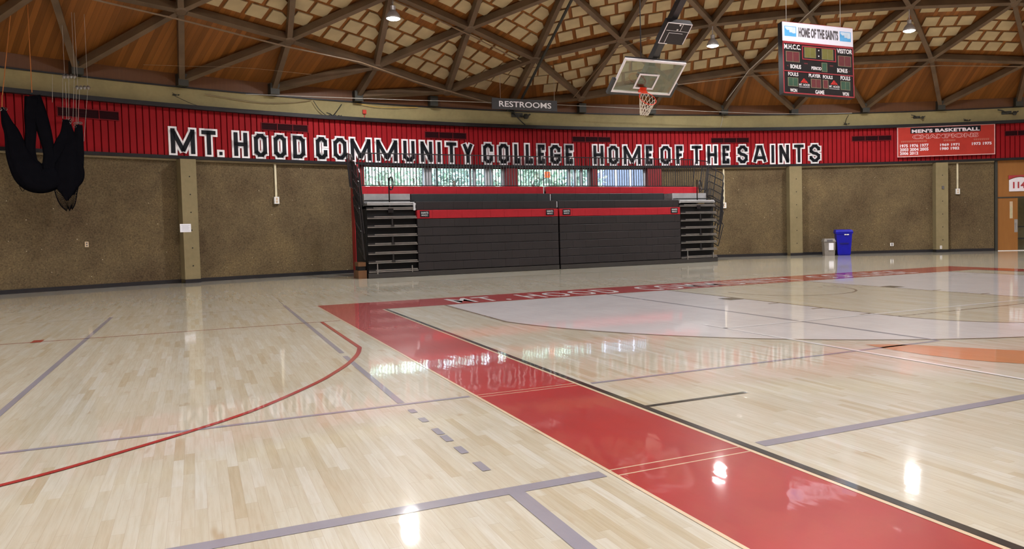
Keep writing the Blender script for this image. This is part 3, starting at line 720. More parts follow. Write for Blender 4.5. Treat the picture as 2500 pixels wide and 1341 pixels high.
# championship banner
hb = Hom([(170, 197), (2320, 113), (2312, 793), (180, 862)])
pa, pb_ = on_cyl(2190, 350, RW-.2), on_cyl(2428.5, 340, RW-.2); BWd = float(np.linalg.norm((pb_-pa)[:2])); BH = 1.21
dd = (pb_-pa)[:2]; bz = math.atan2(dd[1], dd[0]); mid = (pa+pb_)/2
BM = Matrix.Translation(Vector((mid[0], mid[1], 3.88))) @ Matrix.Rotation(bz, 4, 'Z') @ Matrix.Translation((-BWd/2, -.03, 0))
ban = thing('championship_banner', 'red rectangular mens basketball champions banner hung on the red band', 'banner', None, M=BM)
obj('panel', MB().box(.02, BWd-.02, 0, .03, .02, BH-.02), 'banner_red', ban, local=True)
obj('border', MB().box(0, BWd, -.012, .03, 0, .03).box(0, BWd, -.012, .03, BH-.03, BH).box(0, .03, -.012, .03, .03, BH-.03).box(BWd-.03, BWd, -.012, .03, .03, BH-.03), 'banner_pink', ban, local=True)
def hbox(h, Wd, H, x0, y0, x1, y1):
    u0, v0 = h(x0, y0); u1, v1 = h(x1, y1); return u0*Wd, u1*Wd, (1-v1)*H, (1-v0)*H
X = hbox(hb, BWd, BH, 462, 205, 2003, 322)
u0, v0 = hb(462, 210); u1, v1 = hb(2000, 285); u2, v2 = hb(465, 335)
obj('title_plate', MB().box(u0*BWd, u1*BWd, -.006, .001, (1-v2)*BH, (1-v0)*BH), 'letter_black', ban, local=True)
def btext(name, t, xl, yl, xr, yb, mat, bold=.03, sp=1.05, y=-.006):
    """text whose box goes from (xl, yl) upper left to (xr, yb) lower right in the zoomed view"""
    u0, v0 = hb(xl, yl); u1, v1 = hb(xr, yb); u0b, v0b = hb(xl, yl)
    h0 = (v1-v0)*BH
    return obj(name, text_mb(t, (u1-u0)*BWd, h0, Matrix.Translation((u0*BWd, y, (1-v1)*BH)), 0, bold, .004, sp), mat, ban, local=True)
btext('title_text', "MEN'S", 488, 246, 945, 308, 'banner_text', .04)
btext('title_text', 'BASKETBALL', 1003, 226, 1978, 266, 'banner_text', .04)
btext('heading_outline', "CHAMPIONS", 503, 366, 1950, 409, 'banner_pink', .055)
btext('heading_text', "CHAMPIONS", 512, 374, 1942, 401, 'banner_red', .012, y=-.0095)
for (t, a, b_, c_, d_) in (('1975 1976 1977', 232, 578, 858, 628), ('2003 2004 2005', 232, 662, 855, 712), ('2006 2012', 232, 745, 632, 800),
                       ('1969 1971', 1108, 558, 1530, 604), ('1980 1982', 1108, 640, 1528, 688), ('1973 1975', 1805, 530, 2238, 580)):
    btext('year_text', t, a, b_, c_, d_, 'banner_text', .04)
for xa, ya, xb, n_ in ((255, 515, 818, 14), (1182, 485, 1445, 7), (1842, 462, 2190, 8)):
    mb = MB(); u0, v0 = hb(xa, ya); u1, _ = hb(xb, ya-20)
    for k in range(n_):
        x = (u0+(u1-u0)*(k+.5)/n_)*BWd; z = (1-v0)*BH; w = (u1-u0)*BWd/n_*.3
        mb.box(x-w, x+w, -.004, .001, z-.035, z-.02).box(x-w, x-w*.5, -.004, .001, z-.035, z+.03).box(x+w*.4, x+w, -.004, .001, z-.03, z+.03)
    obj('faded_heading', mb, 'banner_muted', ban, local=True)

# RESTROOMS sign
c0 = on_cyl(1280, 270, RW-1.5); th = ang(c0[0], c0[1]); pl = on_cyl(1201, 266, RW-1.5); pr = on_cyl(1360, 270, RW-1.5)
rw = float(np.linalg.norm((pr-pl)[:2])); zb = pl[2]; rh = on_cyl(1201, 239, RW-1.5)[2]-zb; dd = (pr-pl)[:2]
RM = Matrix.Translation(Vector((pl[0], pl[1], zb))) @ Matrix.Rotation(math.atan2(dd[1], dd[0]), 4, 'Z')
rs = thing('restrooms_sign', 'dark grey hanging sign with white RESTROOMS lettering', 'sign', None, M=RM)
obj('board', MB().box(0, rw, -.02, .02, 0, rh), 'sign_charcoal', rs, local=True)
obj('lettering', text_mb('RESTROOMS', rw*.80, rh*.52, Matrix.Translation((rw*.105, -.021, rh*.24)), 0, .012), 'sb_text', rs, local=True)
wm_ = MB()
for x in (.13*rw, .96*rw):
    p = RM @ Vector((x, 0, rh)); wm_.tube([(x, 0, rh), (x, 0, cap_z(p[0], p[1], .08)-zb)], .006, 5)
obj('hanging_wire', wm_, 'cable_grey', rs, local=True)

# small wall fittings
def conduit(px, ytop, ybot, ybox, label):
    p1 = on_cyl(px, ytop, RW-.02); p = on_cyl(px+.5, ybox, RW-.02); th = ang(p1[0], p1[1]); M = wallM(th, RW, 0)
    o = thing('outlet_conduit', label, 'conduit', None, M=M)
    zb = p[2]; obj('pipe', MB().box(-.03, .03, -.05, .0, zb, Z_BAND0-.05), 'conduit_cream', o, local=True)
    obj('outlet_box', MB().box(-.075, .075, -.09, .0, zb-.22, zb), 'plaster_white', o, local=True)
    obj('socket', MB().box(-.03, .03, -.094, -.08, zb-.19, zb-.12).box(-.03, .03, -.094, -.08, zb-.10, zb-.03), 'outlet_tan', o, local=True)
conduit(671, 405, 497, 481, 'white outlet box on a cream conduit left of the bleachers')
conduit(2337, 400, 472, 461, 'white outlet box on a cream conduit near the doorway')
conduit(1766, 409, 540, 495, 'cream conduit beside the right bleacher railings')
def plate(px, py, w, h, label, mat='outlet_tan', name='wall_outlet', r=RW, cat='outlet'):
    p = on_cyl(px, py, r); o = thing(name, label, cat, None, M=wallM(ang(p[0], p[1]), r, p[2]))
    obj('plate', MB().box(-w/2, w/2, -.03, .0, -h/2, h/2), mat, o, local=True)
    obj('socket', MB().lathe([(w*.22, 0), (w*.22, .006)], 10, Matrix.Translation((0, -.03, h*.2)) @ Matrix.Rotation(math.pi/2, 4, 'X')).lathe([(w*.22, 0), (w*.22, .006)], 10, Matrix.Translation((0, -.03, -h*.2)) @ Matrix.Rotation(math.pi/2, 4, 'X')), 'ink_dark', o, local=True)
plate(211, 597, .09, .15, 'small tan outlet on the concrete wall below the black netting')
plate(2177, 597, .13, .13, 'small white outlet low on the wall right of the blue bin', 'plaster_white')
plate(2297, 604, .07, .13, 'small white outlet at the foot of the pillar near the doorway', 'plaster_white', r=RW-.385)
plate(2302, 458, .08, .12, 'small dark switch high on the pillar near the doorway', 'ink_dark', 'wall_switch', RW-.385, 'switch')
p = on_cyl(453, 557, RW-.385)
ntc = thing('paper_notice', 'white paper notice taped to the left pillar', 'notice', None, M=wallM(ang(p[0], p[1]), RW-.383, p[2]))
obj('sheet', MB().box(-.15, .15, -.004, .001, -.12, .12), 'paper', ntc, local=True)
mb = MB()
for k in range(5): mb.box(-.11+.02*(k % 2), .11-.03*(k % 2), -.006, -.003, .07-.035*k, .078-.035*k)
obj('printed_lines', mb, 'ink_grey', ntc, local=True)
p = on_cyl(889, 274, RW-.03); al = thing('fire_alarm', 'small red alarm box on the concrete ring above COMMUNITY', 'alarm', None, M=wallM(ang(p[0], p[1]), RW-.02, p[2]))
obj('body', MB().box(-.06, .06, -.07, .0, -.06, .07), 'alarm_red', al, local=True)
obj('stem', MB().box(-.008, .018, -.02, .0, Z_BAND1-p[2]+.02, -.06), 'alarm_red', al, local=True)
def ring_gadget(px, py, label, s=1., name='cable_bracket'):
    p = on_cyl(px, py, RW-.04); o = thing(name, label, 'bracket', None, M=wallM(ang(p[0], p[1]), RW-.035, p[2]))
    obj('plate', MB().box(-.10*s, .10*s, -.03, 0, -.03*s, .04*s), 'bracket_dark', o, local=True)
    mb = MB().tube([(0, -.03, 0), (-.10*s, -.12, .05*s), (-.2*s, -.14, .07*s)], .014*s, 6).tube([(.05*s, -.03, 0), (.13*s, -.13, -.03*s), (.22*s, -.13, .02*s)], .014*s, 6)
    mb.lathe([(.03*s, -.04*s), (.05*s, 0), (.03*s, .04*s)], 10, Matrix.Translation((.14*s, -.14, -.02*s)))
    obj('arm', mb, 'bracket_dark', o, local=True)
ring_gadget(426, 232, 'small round cable anchor on the concrete ring above the first letter', .5)
ring_gadget(812, 284, 'cable bracket on the black rail above the start of COMMUNITY', 1.2)
ring_gadget(1262, 282, 'dark cable bracket below the restrooms sign', 2.2)
ring_gadget(2064, 303, 'small dark bracket on the concrete ring below the scoreboard', .6)
ring_gadget(2238, 287, 'dark spiky bracket on the concrete ring above the banner left end', 1.3)
ring_gadget(2358, 294, 'pale hook bracket just above the banner', .7)
ring_gadget(2457, 276, 'dark spiky bracket on the concrete ring right of the banner', 1.8)

# doorway ---------------------------------------------------------------
tD = tDL-.0005; M = wallM(tD, RW, 0)      # local x to the right = decreasing theta
DM = M
dr = thing('door_1', None, None, None, M=DM)
tag(dr, None, None, kind='structure')
obj('door_frame', MB().box(.0, .10, -.05, .12, 0, Z_BAND0), 'bracket_dark', dr, local=True)
obj('transom_panel', MB().box(.10, 3.3, -.0, .06, 2.17, Z_BAND0), 'door_wood', dr, local=True)
obj('transom_bar', MB().box(.10, 3.3, -.02, .08, 2.12, 2.17), 'bracket_dark', dr, local=True)
lf = obj('door_leaf', MB().box(.10, .86, .0, .05, .02, 2.12), 'door_wood', dr, local=True)
obj('vision_panel', MB().box(.56, .67, -.008, .004, 1.30, 1.98), 'outlet_tan', lf, local=True)
obj('vision_glass', MB().box(.58, .65, -.011, .002, 1.32, 1.78), 'hall_cream', lf, local=True)
obj('push_plate', MB().box(.73, .85, -.012, .002, .74, 1.26), 'steel', lf, local=True)
obj('push_handle', MB().box(.77, .81, -.05, -.012, .85, 1.12), 'steel', lf, local=True)
obj('threshold', MB().box(.10, 3.3, -.08, .16, 0, .02), 'plaster_white', dr, local=True)
obj('far_door_frame', MB().box(3.2, 3.3, -.05, .12, 0, Z_BAND0), 'bracket_dark', dr, local=True)
hw = MB().box(.0, 5., 3., 3.1, 0, 3.2).box(-.1, 0., .36, 3., 0, 3.2).box(5., 5.1, .2, 3., 0, 3.2).box(0, 5., .36, 3.1, 3.1, 3.2)
obj('hallway_shell', hw, 'hall_cream', dr, local=True)
obj('hallway_floor', MB().box(0, 5., .16, 3.1, -.02, .01), 'maple', dr, local=True)
bn = thing('hallway_bench', 'dark metal bench rack seen through the open doorway', 'bench', None, M=DM @ Matrix.Translation((2.2, 1.6, .0)))
obj('seat', MB().box(-1.1, 1.1, -.2, .2, .42, .47), 'sign_charcoal', bn, local=True)
obj('shelf', MB().box(-1.1, 1.1, -.2, .2, .92, .96), 'sign_charcoal', bn, local=True)
for x in (-1.0, 1.0): obj('leg', MB().box(x-.03, x+.03, -.18, .18, .01, .42).box(x-.03, x+.03, .14, .18, .47, .92), 'sign_charcoal', bn, local=True)
SM = DM @ Matrix.Translation((.53, -.03, 2.38))
rs2 = thing('room_number_sign', 'white arched room sign reading 114 above the doorway', 'sign', None, M=SM)
W2 = .80
ar = [(0, 0), (W2, 0), (W2, .46)]+[(W2-W2*i/10, .46+.10*math.sin(math.pi*i/10)) for i in range(1, 10)]+[(0, .46)]
obj('plate', MB().prism(ar, -.012, .012), 'room_sign_white', rs2, local=True)
obj('red_top', MB().prism([(-.02, .49)]+[(W2*i/10, .49+.10*math.sin(math.pi*i/10)) for i in range(11)]+[(W2+.02, .64), (-.02, .64)], -.010, .012), 'room_sign_red', rs2, local=True)
obj('number', text_mb('114', .46, .26, Matrix.Translation((.14, -.013, .12)), 0, .035), 'room_sign_red', rs2, local=True)

# ================================================================ BLEACHERS
YF = 9.33
ZR = [.42+.26*k for k in range(10)]         # tops of the ten rows
YR = [YF]*7+[YF+.08, YF+.58, YF+1.12]
def bank(x0, x1, aisle_left, side):
    xa0, xa1 = (x0, x0+1.50) if aisle_left else (x1-1.58, x1)
    s0, s1 = (xa1, x1) if aisle_left else (x0, xa0)
    t = thing('bleacher_bank', '%s half of the folded black and red telescopic bleachers' % side, 'bleachers', ((x0+x1)/2, YF, 0), 0, 'telescopic bleachers against the back wall')
    obj('kick_base', MB().box(x0, x1, YF-.02, YF+.5, 0.01, .15), 'kick_black', t)
    obj('under_structure', MB().box(x0+.03, x1-.03, YF+.28, YF+1.9, .02, 2.05).box(x0+.03, x1-.03, YF+1.2, YF+1.9, 2.05, 2.6), 'under_black', t)
    for k in range(10):
        zt = ZR[k]; z0 = zt-.26 if k else .16; yb = YR[k]
        mat = 'seat_red' if k in (6, 9) else ('seat_slate' if k in (8,) else 'seat_charcoal')
        a, b = s0, s1
        if k == 8: a, b = (s0-.02, s1) if aisle_left else (s0, s1-.30)
        if k == 9: a, b = x0+.05, x1+(0 if aisle_left else .0)
        mb = MB(); pitch = .457; n_ = max(1, round((b-a)/pitch)); p_ = (b-a)/n_; off = (k % 2)*p_*.5
        edges_ = [a]+[a+off+p_*i for i in range(0 if off else 1, n_) if a+off+p_*i > a+.05 and a+off+p_*i < b-.05]+[b]
        for u, v in zip(edges_[:-1], edges_[1:]):
            g = .0018
            # profile: face with rounded nose at the top
            P = [(yb, z0+.012), (yb, zt-.012), (yb+.004, zt-.005), (yb+.012, zt), (yb+.27, zt), (yb+.27, z0+.012)]
            mb.add([(u+g, y, z) for y, z in P]+[(v-g, y, z) for y, z in P], [tuple(range(6)), tuple(range(11, 5, -1))]+[(i, i+6, (i+1) % 6+6, (i+1) % 6) for i in range(6)])
        obj('seat_row', mb, mat, t)['label'] = ('red' if k in (6, 9) else 'dark')+' bench face row'
    # aisle
    for k in range(9):
        z = .215+.262*k; y0 = YF+.02 if k < 7 else YF+.1*(k-6)
        d = obj('aisle_step', MB().box(xa0+.04, xa1-.02, y0, YF+.5, z-.035, z-.01), 'under_black', t)
        if k < 8: obj('step_nosing', MB().box(xa0+.02, xa1-.01, y0-.03, y0+.03, z-.045, z-.015).box(xa0+.22, xa1-.03, y0-.026, y0+.06, z-.0, z+.03), 'aluminium', d)
        if k < 8: obj('end_bracket', MB().box(xa0+.02, xa0+.2, y0-.03, y0+.02, z-.01, z+.03), 'steel_black', d)
    obj('aisle_back', MB().box(xa0+.05, xa1-.01, YF+.2, YF+.27, .15, 2.1), 'under_black', t)
    obj('upper_platform', MB().box(xa0+.05, xa1-.06, YF+.55, YF+1.1, 2.22, 2.50).box(xa0+.05, xa1+.0, YF+.10, YF+.6, 2.14, 2.20), 'deck_grey', t)['label'] = 'light grey upper aisle platform'
    obj('platform_frame', MB().box(xa0+.05, xa1-.05, YF+.08, YF+.11, 2.20, 2.23).box(*(((xa1-.09), (xa1-.03)) if aisle_left else (xa0+.02, xa0+.04)), YF+.05, YF+.1, 1.98 if aisle_left else 2.12, 2.20), 'deck_white', t)
    xc = (xa0+xa1)/2 if aisle_left else xa0+.86
    for k in (1, 3, 5):
        z = .215+.262*k; obj('rail_socket', MB().box(xc-.02, xc+.02, YF-.01, YF+.04, z, z+.23).box(xc-.05, xc+.05, YF-.03, YF+.05, z-.03, z+.03), 'steel_black', t)
    hr = MB().tube([(xc-.04, YF+.12, 2.0), (xc-.04, YF+.12, 2.95)], .02, 8)
    lp = [(xc+.0+.0*math.cos(s), YF+.12+.26*math.sin(s)-.10, 2.78+.19*math.cos(s)) for s in np.linspace(0, D2, 25)[:-1]] if aisle_left else [(xc+.16*math.sin(s)+.10, YF+.12+.14*math.sin(s), 2.74+.2*math.cos(s)) for s in np.linspace(0, D2, 25)[:-1]]
    hr.tube(lp, .02, 8, True).box(xc-.10, xc+.06, YF+.06, YF+.14, 1.92, 2.05)
    obj('aisle_handrail', hr, 'steel_black_gloss', t, smooth=False)
    # front row support with small feet
    obj('front_strut', MB().box(xa0+.25, xa0+.28, YF-.04, YF-.02, .12, .42).box(xa1-.22, xa1-.19, YF-.04, YF-.02, .14, .34), 'aluminium', t)
    # rear guard rail with pickets
    yr = YF+1.42; rb = MB().tube([(x0+.1, yr, 3.80), (x1, yr, 3.80)], .017, 6).tube([(x0+.1, yr, 2.80), (x1, yr, 2.80)], .015, 6)
    npk = int((x1-x0)/.1)
    for i in range(npk+1):
        x = x0+.1+(x1-x0-.1)*i/npk; rb.tube([(x, yr, 2.8), (x, yr, 3.80)], .0135 if i % 18 else .02, 5)
    obj('rear_guard_rail', rb, 'steel_black', t)
    # nested side rails
    sg = -1 if aisle_left else 1
    xe = x0 if aisle_left else x1
    for k in range(9):
        zb = .55+.262*k; X0 = xe+sg*((.06+.02*(k % 3)) if aisle_left else (.13+.02*k)); fl_ = (.26-.012*k) if not aisle_left else .08
        ya, yb = YF+.12+(.0 if k < 7 else .45*(k-6)), YF+.98+(.02*k if k < 7 else .45*(k-6))
        mb = MB(); zt = zb+1.05-(.25 if k < 1 else 0); X1 = X0+sg*fl_
        def PP(s, q): # s along y 0..1, q height 0..1 ; the rail flares outwards towards its top
            return (X0+(X1-X0)*q, ya+(yb-ya)*s, zb+.35*s*(1 if k < 7 else .4)+(zt-zb)*q)
        mb.tube([PP(0, 0), PP(0, .93), PP(.08, 1), PP(.92, 1), PP(1, .93), PP(1, 0)], .019, 6); mb.tube([PP(0, 0), PP(1, 0)], .016, 6)
        for q in range(1, 6): mb.tube([PP(q/6, 0), PP(q/6, 1)], .010, 4)
        obj('side_rail', mb, 'steel_black', t)
    # small plaques
    for xx in ((3.28, 7.42) if aisle_left else (8.02, 12.22)):
        pq = obj('plaque', MB().box(xx-.14, xx+.14, YF-.012, YF-.002, 1.77, 1.955), 'letter_black', t)
        mk = text_mb('SAINTS', .22, .06, Matrix.Translation((xx-.11, YF-.013, 1.87)), 0, .03)
        mk2 = text_mb('MHCC', .20, .05, Matrix.Translation((xx-.10, YF-.013, 1.80)), 0, .03); mk.add(mk2.v, mk2.f)
        obj('plaque_marks', mk, 'deck_white', pq)
    return t
lb_ = bank(1.55, 7.71, True, 'left'); bank(7.765, 14.05, False, 'right')
for y_, z0_, z1_ in ((YR[9], 2.52, 2.74), (YR[8], 2.27, 2.48), (YR[7], 2.02, 2.22)): obj('gap_light_strip', MB().box(7.708, 7.735, y_, y_+.03, z0_, z1_), 'deck_white', lb_)  # pale strips stand in for light showing through the gap between the banks

# ================================================================ BINS
p = on_cyl(2023, 620, RW-1.05); th = ang(p[0], p[1])
gb = thing('trash_can', 'grey square trash can with a white paper sheet, left of the blue bin', 'trash can', None, M=Matrix.Translation((p[0], p[1], 0)) @ Matrix.Rotation(th-math.pi/2-.12, 4, 'Z'))
def taper(w0, d0, w1, d1, z0, z1):
    return [(-w0, -d0, z0), (w0, -d0, z0), (w0, d0, z0), (-w0, d0, z0), (-w1, -d1, z1), (w1, -d1, z1), (w1, d1, z1), (-w1, d1, z1)]
gm = MB().quadbox(taper(.19, .19, .215, .215, 0, .54)); obj('body', gm, 'bin_grey', gb, local=True)
obj('lid', MB().quadbox(taper(.23, .23, .23, .23, .54, .58)).quadbox(taper(.225, .225, .19, .19, .58, .67)), 'bin_grey', gb, local=True)
obj('lid_opening', MB().box(-.11, .11, -.232, -.18, .55, .63), 'ink_dark', gb, local=True)
obj('paper_sheet', MB().box(-.04, .14, -.225, -.20, .22, .50), 'paper', gb, local=True)
p = on_cyl(2059, 620, RW-1.05); th = ang(p[0], p[1])
bb_ = thing('recycling_bin', 'tall blue recycling bin with lid beside the grey trash can', 'recycling bin', None, M=Matrix.Translation((p[0], p[1], 0)) @ Matrix.Rotation(th-math.pi/2-.22, 4, 'Z'))
obj('body', MB().quadbox(taper(.24, .24, .30, .30, .04, .92)).box(-.22, .22, -.22, .22, 0.0, .05), 'bin_blue', bb_, local=True)
obj('rim', MB().quadbox(taper(.325, .325, .325, .325, .86, .93)), 'bin_blue', bb_, local=True)
obj('lid', MB().add([(-.33, -.34, .93), (.33, -.34, .93), (.33, .33, .93), (-.33, .33, .93), (-.30, -.28, 1.0), (.30, -.28, 1.0), (.30, .28, 1.02), (-.30, .28, 1.02)], [(0, 3, 2, 1), (4, 5, 6, 7), (0, 1, 5, 4), (1, 2, 6, 5), (2, 3, 7, 6), (3, 0, 4, 7)]), 'bin_blue', bb_, local=True)
obj('grip_bar', MB().box(-.16, .16, -.30, -.27, .46, .50), 'bin_blue_dark', bb_, local=True)
obj('white_mark', MB().box(.0, .07, -.333, -.32, .80, .84).box(.085, .17, -.333, -.32, .80, .84), 'plaster_white', bb_, local=True)
for sx in (-1, 1): obj('wheel', MB().lathe([(.09, -.03), (.10, 0), (.09, .03)], 14, Matrix.Translation((sx*.27, .22, .10)) @ Matrix.Rotation(math.pi/2, 4, 'Y')), 'rubber', bb_, local=True)

# ================================================================ BASKET
HM = Matrix.Translation((7.821, 3.833, 5.208)) @ Matrix(((1, 0, 0, 0), (0, .764, -.645, 0), (0, .645, .764, 0), (0, 0, 0, 1)))
# columns: local x, local y (pointing away behind the board), local z (board up)
HM = Matrix.Translation((7.821, 3.833, 5.208)) @ Matrix(((1, 0, 0, 0), (0, .645, -.764, 0), (0, .764, .645, 0), (0, 0, 0, 1)))
bk = thing('basketball_hoop', 'glass backboard with orange rim and white net folded up under the ceiling', 'basketball hoop', None, M=HM)
w, h = .915, .535
obj('glass', MB().box(-w+.03, w-.03, -.006, .006, -h+.03, h-.03), 'board_glass', bk, local=True)
obj('board_frame', MB().box(-w, w, -.02, .03, h-.055, h).box(-w, w, -.02, .03, -h, -h+.05).box(-w, -w+.045, -.02, .03, -h+.05, h-.055).box(w-.045, w, -.02, .03, -h+.05, h-.055), 'frame_white', bk, local=True)
obj('target_square', MB().box(-.305, .305, -.012, -.006, .06, .11).box(-.305, .305, -.012, -.006, -.385, -.335).box(-.305, -.255, -.012, -.006, -.335, .06).box(.255, .305, -.012, -.006, -.335, .06), 'board_paint_white', bk, local=True)
obj('edge_pad', MB().box(-w-.03, w+.03, -.03, .05, -h-.06, -h).box(-w-.085, -w, -.03, .06, -h-.06, -h+.42).box(w, w+.07, -.03, .06, -h-.06, -h+.40), 'pad_black', bk, local=True)
obj('top_bar', MB().box(-w, w, .03, .06, h-.01, h+.02), 'steel_black', bk, local=True)
rim = MB(); rz = -.385; rc = (0, -.15-.235, rz)
rim.tube([(rc[0]+.235*math.cos(s), rc[1]+.235*math.sin(s), rz) for s in np.linspace(0, D2, 33)[:-1]], .010, 8, True)
obj('rim', rim, 'rim_orange', bk, local=True, smooth=True)
obj('rim_bracket', MB().box(-.10, .10, -.03, -.006, rz-.10, rz+.06).prism([(-.10, rz), (.10, rz), (.06, rz-.02), (-.06, rz-.02)], -.16, -.02).box(-.09, .09, -.17, -.02, rz-.015, rz+.012), 'rim_orange', bk, local=True)
# net: hangs down in world space from the tilted ring
HMi = HM.inverted(); top = [HM @ Vector((rc[0]+.230*math.cos(s), rc[1]+.230*math.sin(s), rz-.01)) for s in np.linspace(0, D2, 13)[:-1]]
cm = sum(top, Vector())/12; net = MB(); rings = []
axis = (HM.to_3x3() @ Vector((0, 0, -1))).normalized()
for lv in range(6):
    f = lv/5; sc = 1-.50*f; row = []
    cc = cm+Vector((0, 0, -1))*.40*f+axis*.03*f-(Vector(tuple(CR))*.09*f)
    for i in range(12):
        a = top[i]-cm; b = top[(i+1) % 12]-cm; q = (a if lv % 2 == 0 else (a+b)/2)
        flat_ = Vector((q.x, q.y, q.z*(1-.75*f)))
        row.append(HMi @ (cc+flat_*sc))
    rings.append(row)
for lv in range(5):
    for i in range(12):
        j = i if lv % 2 == 0 else (i+1) % 12
        k2 = (i-1) % 12 if lv % 2 == 0 else i
        for q in ({i, (i-1) % 12} if lv % 2 == 0 else {i, (i+1) % 12}): net.tube([rings[lv][i], rings[lv+1][q]], .0075, 4)
obj('net', net, 'net_white', bk, local=True)
# mast up to its hinge under the roof
top_l = 5.45
mast = MB().box(-.085, .085, .10, .27, -.35, top_l).box(-.30, .30, .05, .12, -.05, .05).box(-.12, .12, .03, .12, -.38, .30)
obj('mast', mast, 'steel_black', bk, local=True)
obj('diagonal_brace', MB().tube([(-.03, .22, 1.9), (-.55, .5, 4.9)], .028, 8).tube([(.20, .16, .35), (.0, .2, 1.2)], .02, 6), 'steel_black', bk, local=True)
hp = HM @ Vector((0, .185, top_l)); zz = cap_z(hp[0], hp[1], .2)
obj('hinge_frame', MB().box(hp[0]-.5, hp[0]+.5, hp[1]-.06, hp[1]+.06, hp[2]-.08, hp[2]+.06).box(hp[0]-.5, hp[0]-.42, hp[1]-.05, hp[1]+.05, hp[2], zz).box(hp[0]+.42, hp[0]+.5, hp[1]-.05, hp[1]+.05, hp[2], zz), 'steel_black', bk)
ct = HM @ Vector((-.44, .05, h)); obj('hoist_cable', MB().tube([tuple(ct), (ct[0], ct[1], cap_z(ct[0], ct[1], .3))], .016, 6), 'steel_black', bk)
# shot clock on the mast
QM = HM @ Matrix.Translation((.10, -.065, 1.42))
sc_ = thing('shot_clock', 'dark boxy shot clock with thin white outline mounted on the hoop mast', 'shot clock', None, M=QM)
obj('case', MB().box(-.36, .36, .0, .16, -.31, .31), 'steel_black', sc_, local=True)
obj('face', MB().box(-.35, .35, -.008, .0, -.30, .30), 'seat_charcoal', sc_, local=True)
ln = MB().box(-.36, .36, -.014, -.006, .29, .31).box(-.36, -.34, -.014, -.006, -.31, .31).box(.34, .36, -.014, -.006, -.28, .31).box(-.36, -.10, -.014, -.006, -.31, -.29)
ln.box(-.20, .20, -.014, -.006, .015, .025).box(-.20, -.19, -.014, -.006, -.29, .025).box(.09, .10, -.014, -.006, .09, .29).box(-.30, .34, -.012, -.006, .08, .088)
obj('white_outline', ln, 'frame_white', sc_, local=True)
obj('lamp_dot', MB().box(.0, .04, -.02, -.006, .24, .28).box(-.02, .02, -.02, -.006, .11, .14), 'frame_white', sc_, local=True)
obj('mounting_bracket', MB().box(-.28, .08, .10, .164, -.10, .10), 'steel_black', sc_, local=True)

# ================================================================ SCOREBOARD
h4 = Hom([(118, 72), (1222, 190), (1248, 1272), (150, 1198)])
kx = .887; spos = CPOS+(np.array([16.393, 6.647, 6.849])-CPOS)*kx; SW, SH_ = 2.75*kx, 2.45*kx
Xa = Vector((.984, -.173, -.040)).normalized(); Yb = -Vector((-.17, -.982, .085)).normalized(); Za = Xa.cross(Yb).normalized(); Yb = Za.cross(Xa)
SBM = Matrix.Translation(Vector(spos)) @ Matrix((Xa, Yb, Za)).transposed().to_4x4() @ Matrix.Translation((-SW/2, 0, -SH_/2))
sb = thing('scoreboard', 'hanging black and red scoreboard with white HOME OF THE SAINTS header', 'scoreboard', None, M=SBM)
def S4(x, y): u, v = h4(x, y); return u*SW, (1-v)*SH_
def srect(x0, y0, x1, y1, d0=-.01, d1=.0, mb=None):
    """axis aligned box from upper-left and lower-right pixel of the zoomed view"""
    a, b = S4(x0, y0); c, d = S4(x1, y1); mb = mb or MB(); return mb.box(min(a, c), max(a, c), d0, d1, min(b, d), max(b, d))
def sframe(x0, y0, x1, y1, t, mb, d=-.016):
    a, b = S4(x0, y0); c, e = S4(x1, y1)
    return mb.box(a, c, d, 0, b-t, b).box(a, c, d, 0, e, e+t).box(a, a+t, d, 0, e+t, b-t).box(c-t, c, d, 0, e+t, b-t)
hz = SH_*(1-.272)
obj('case', MB().box(0, SW, .0, .24, 0, SH_), 'sb_face', sb, local=True)
obj('header_panel', MB().box(.0, SW, -.012, .0, hz, SH_-.01), 'sb_white', sb, local=True)
rd = MB().box(0, SW, -.016, .0, SH_-.012, SH_).box(0, SW, -.016, .0, hz-.065, hz).box(0, .03, -.016, .0, 0, hz).box(SW-.03, SW, -.016, .0, 0, hz).box(0, SW, -.016, .0, 0, .035)
_, mz = S4(150, 850); rd.box(0, SW, -.016, .0, mz-.012, mz+.018)
sframe(432, 460, 965, 722, .03, rd)
obj('red_trim', rd, 'sb_red', sb, local=True)
def stext(t, x0, y0, x1, y1, mat='sb_text', bold=.022, nm='lettering', hgt=None):
    """(x0,y0) upper-left pixel and (x1,y1) lower-right pixel of the word"""
    a, b = S4(x0, y0); c, d = S4(x1, y1)
    return obj(nm, text_mb(t, c-a, b-d, Matrix.Translation((a, -.013, d)), 0, bold), mat, sb, local=True)
stext('HOME OF THE SAINTS', 375, 172, 998, 385, 'ink_dark', .045, 'header_text')
for nm, a in (('M.H.C.C.', (150, 428, 412, 530)), ('VISITOR', (975, 508, 1212, 600)), ('BONUS', (250, 750, 418, 828)), ('BONUS', (980, 812, 1140, 890)), ('PERIOD', (580, 785, 735, 848)),
              ('FOULS', (215, 870, 375, 940)), ('PLAYER', (538, 898, 722, 965)), ('FOULS', (758, 920, 910, 985)), ('FOULS', (1032, 932, 1180, 1005)), ('WON', (247, 1125, 357, 1188)), ('GAME', (640, 1150, 780, 1220)), ('WON', (1062, 1180, 1160, 1245))):
    stext(nm, *a)
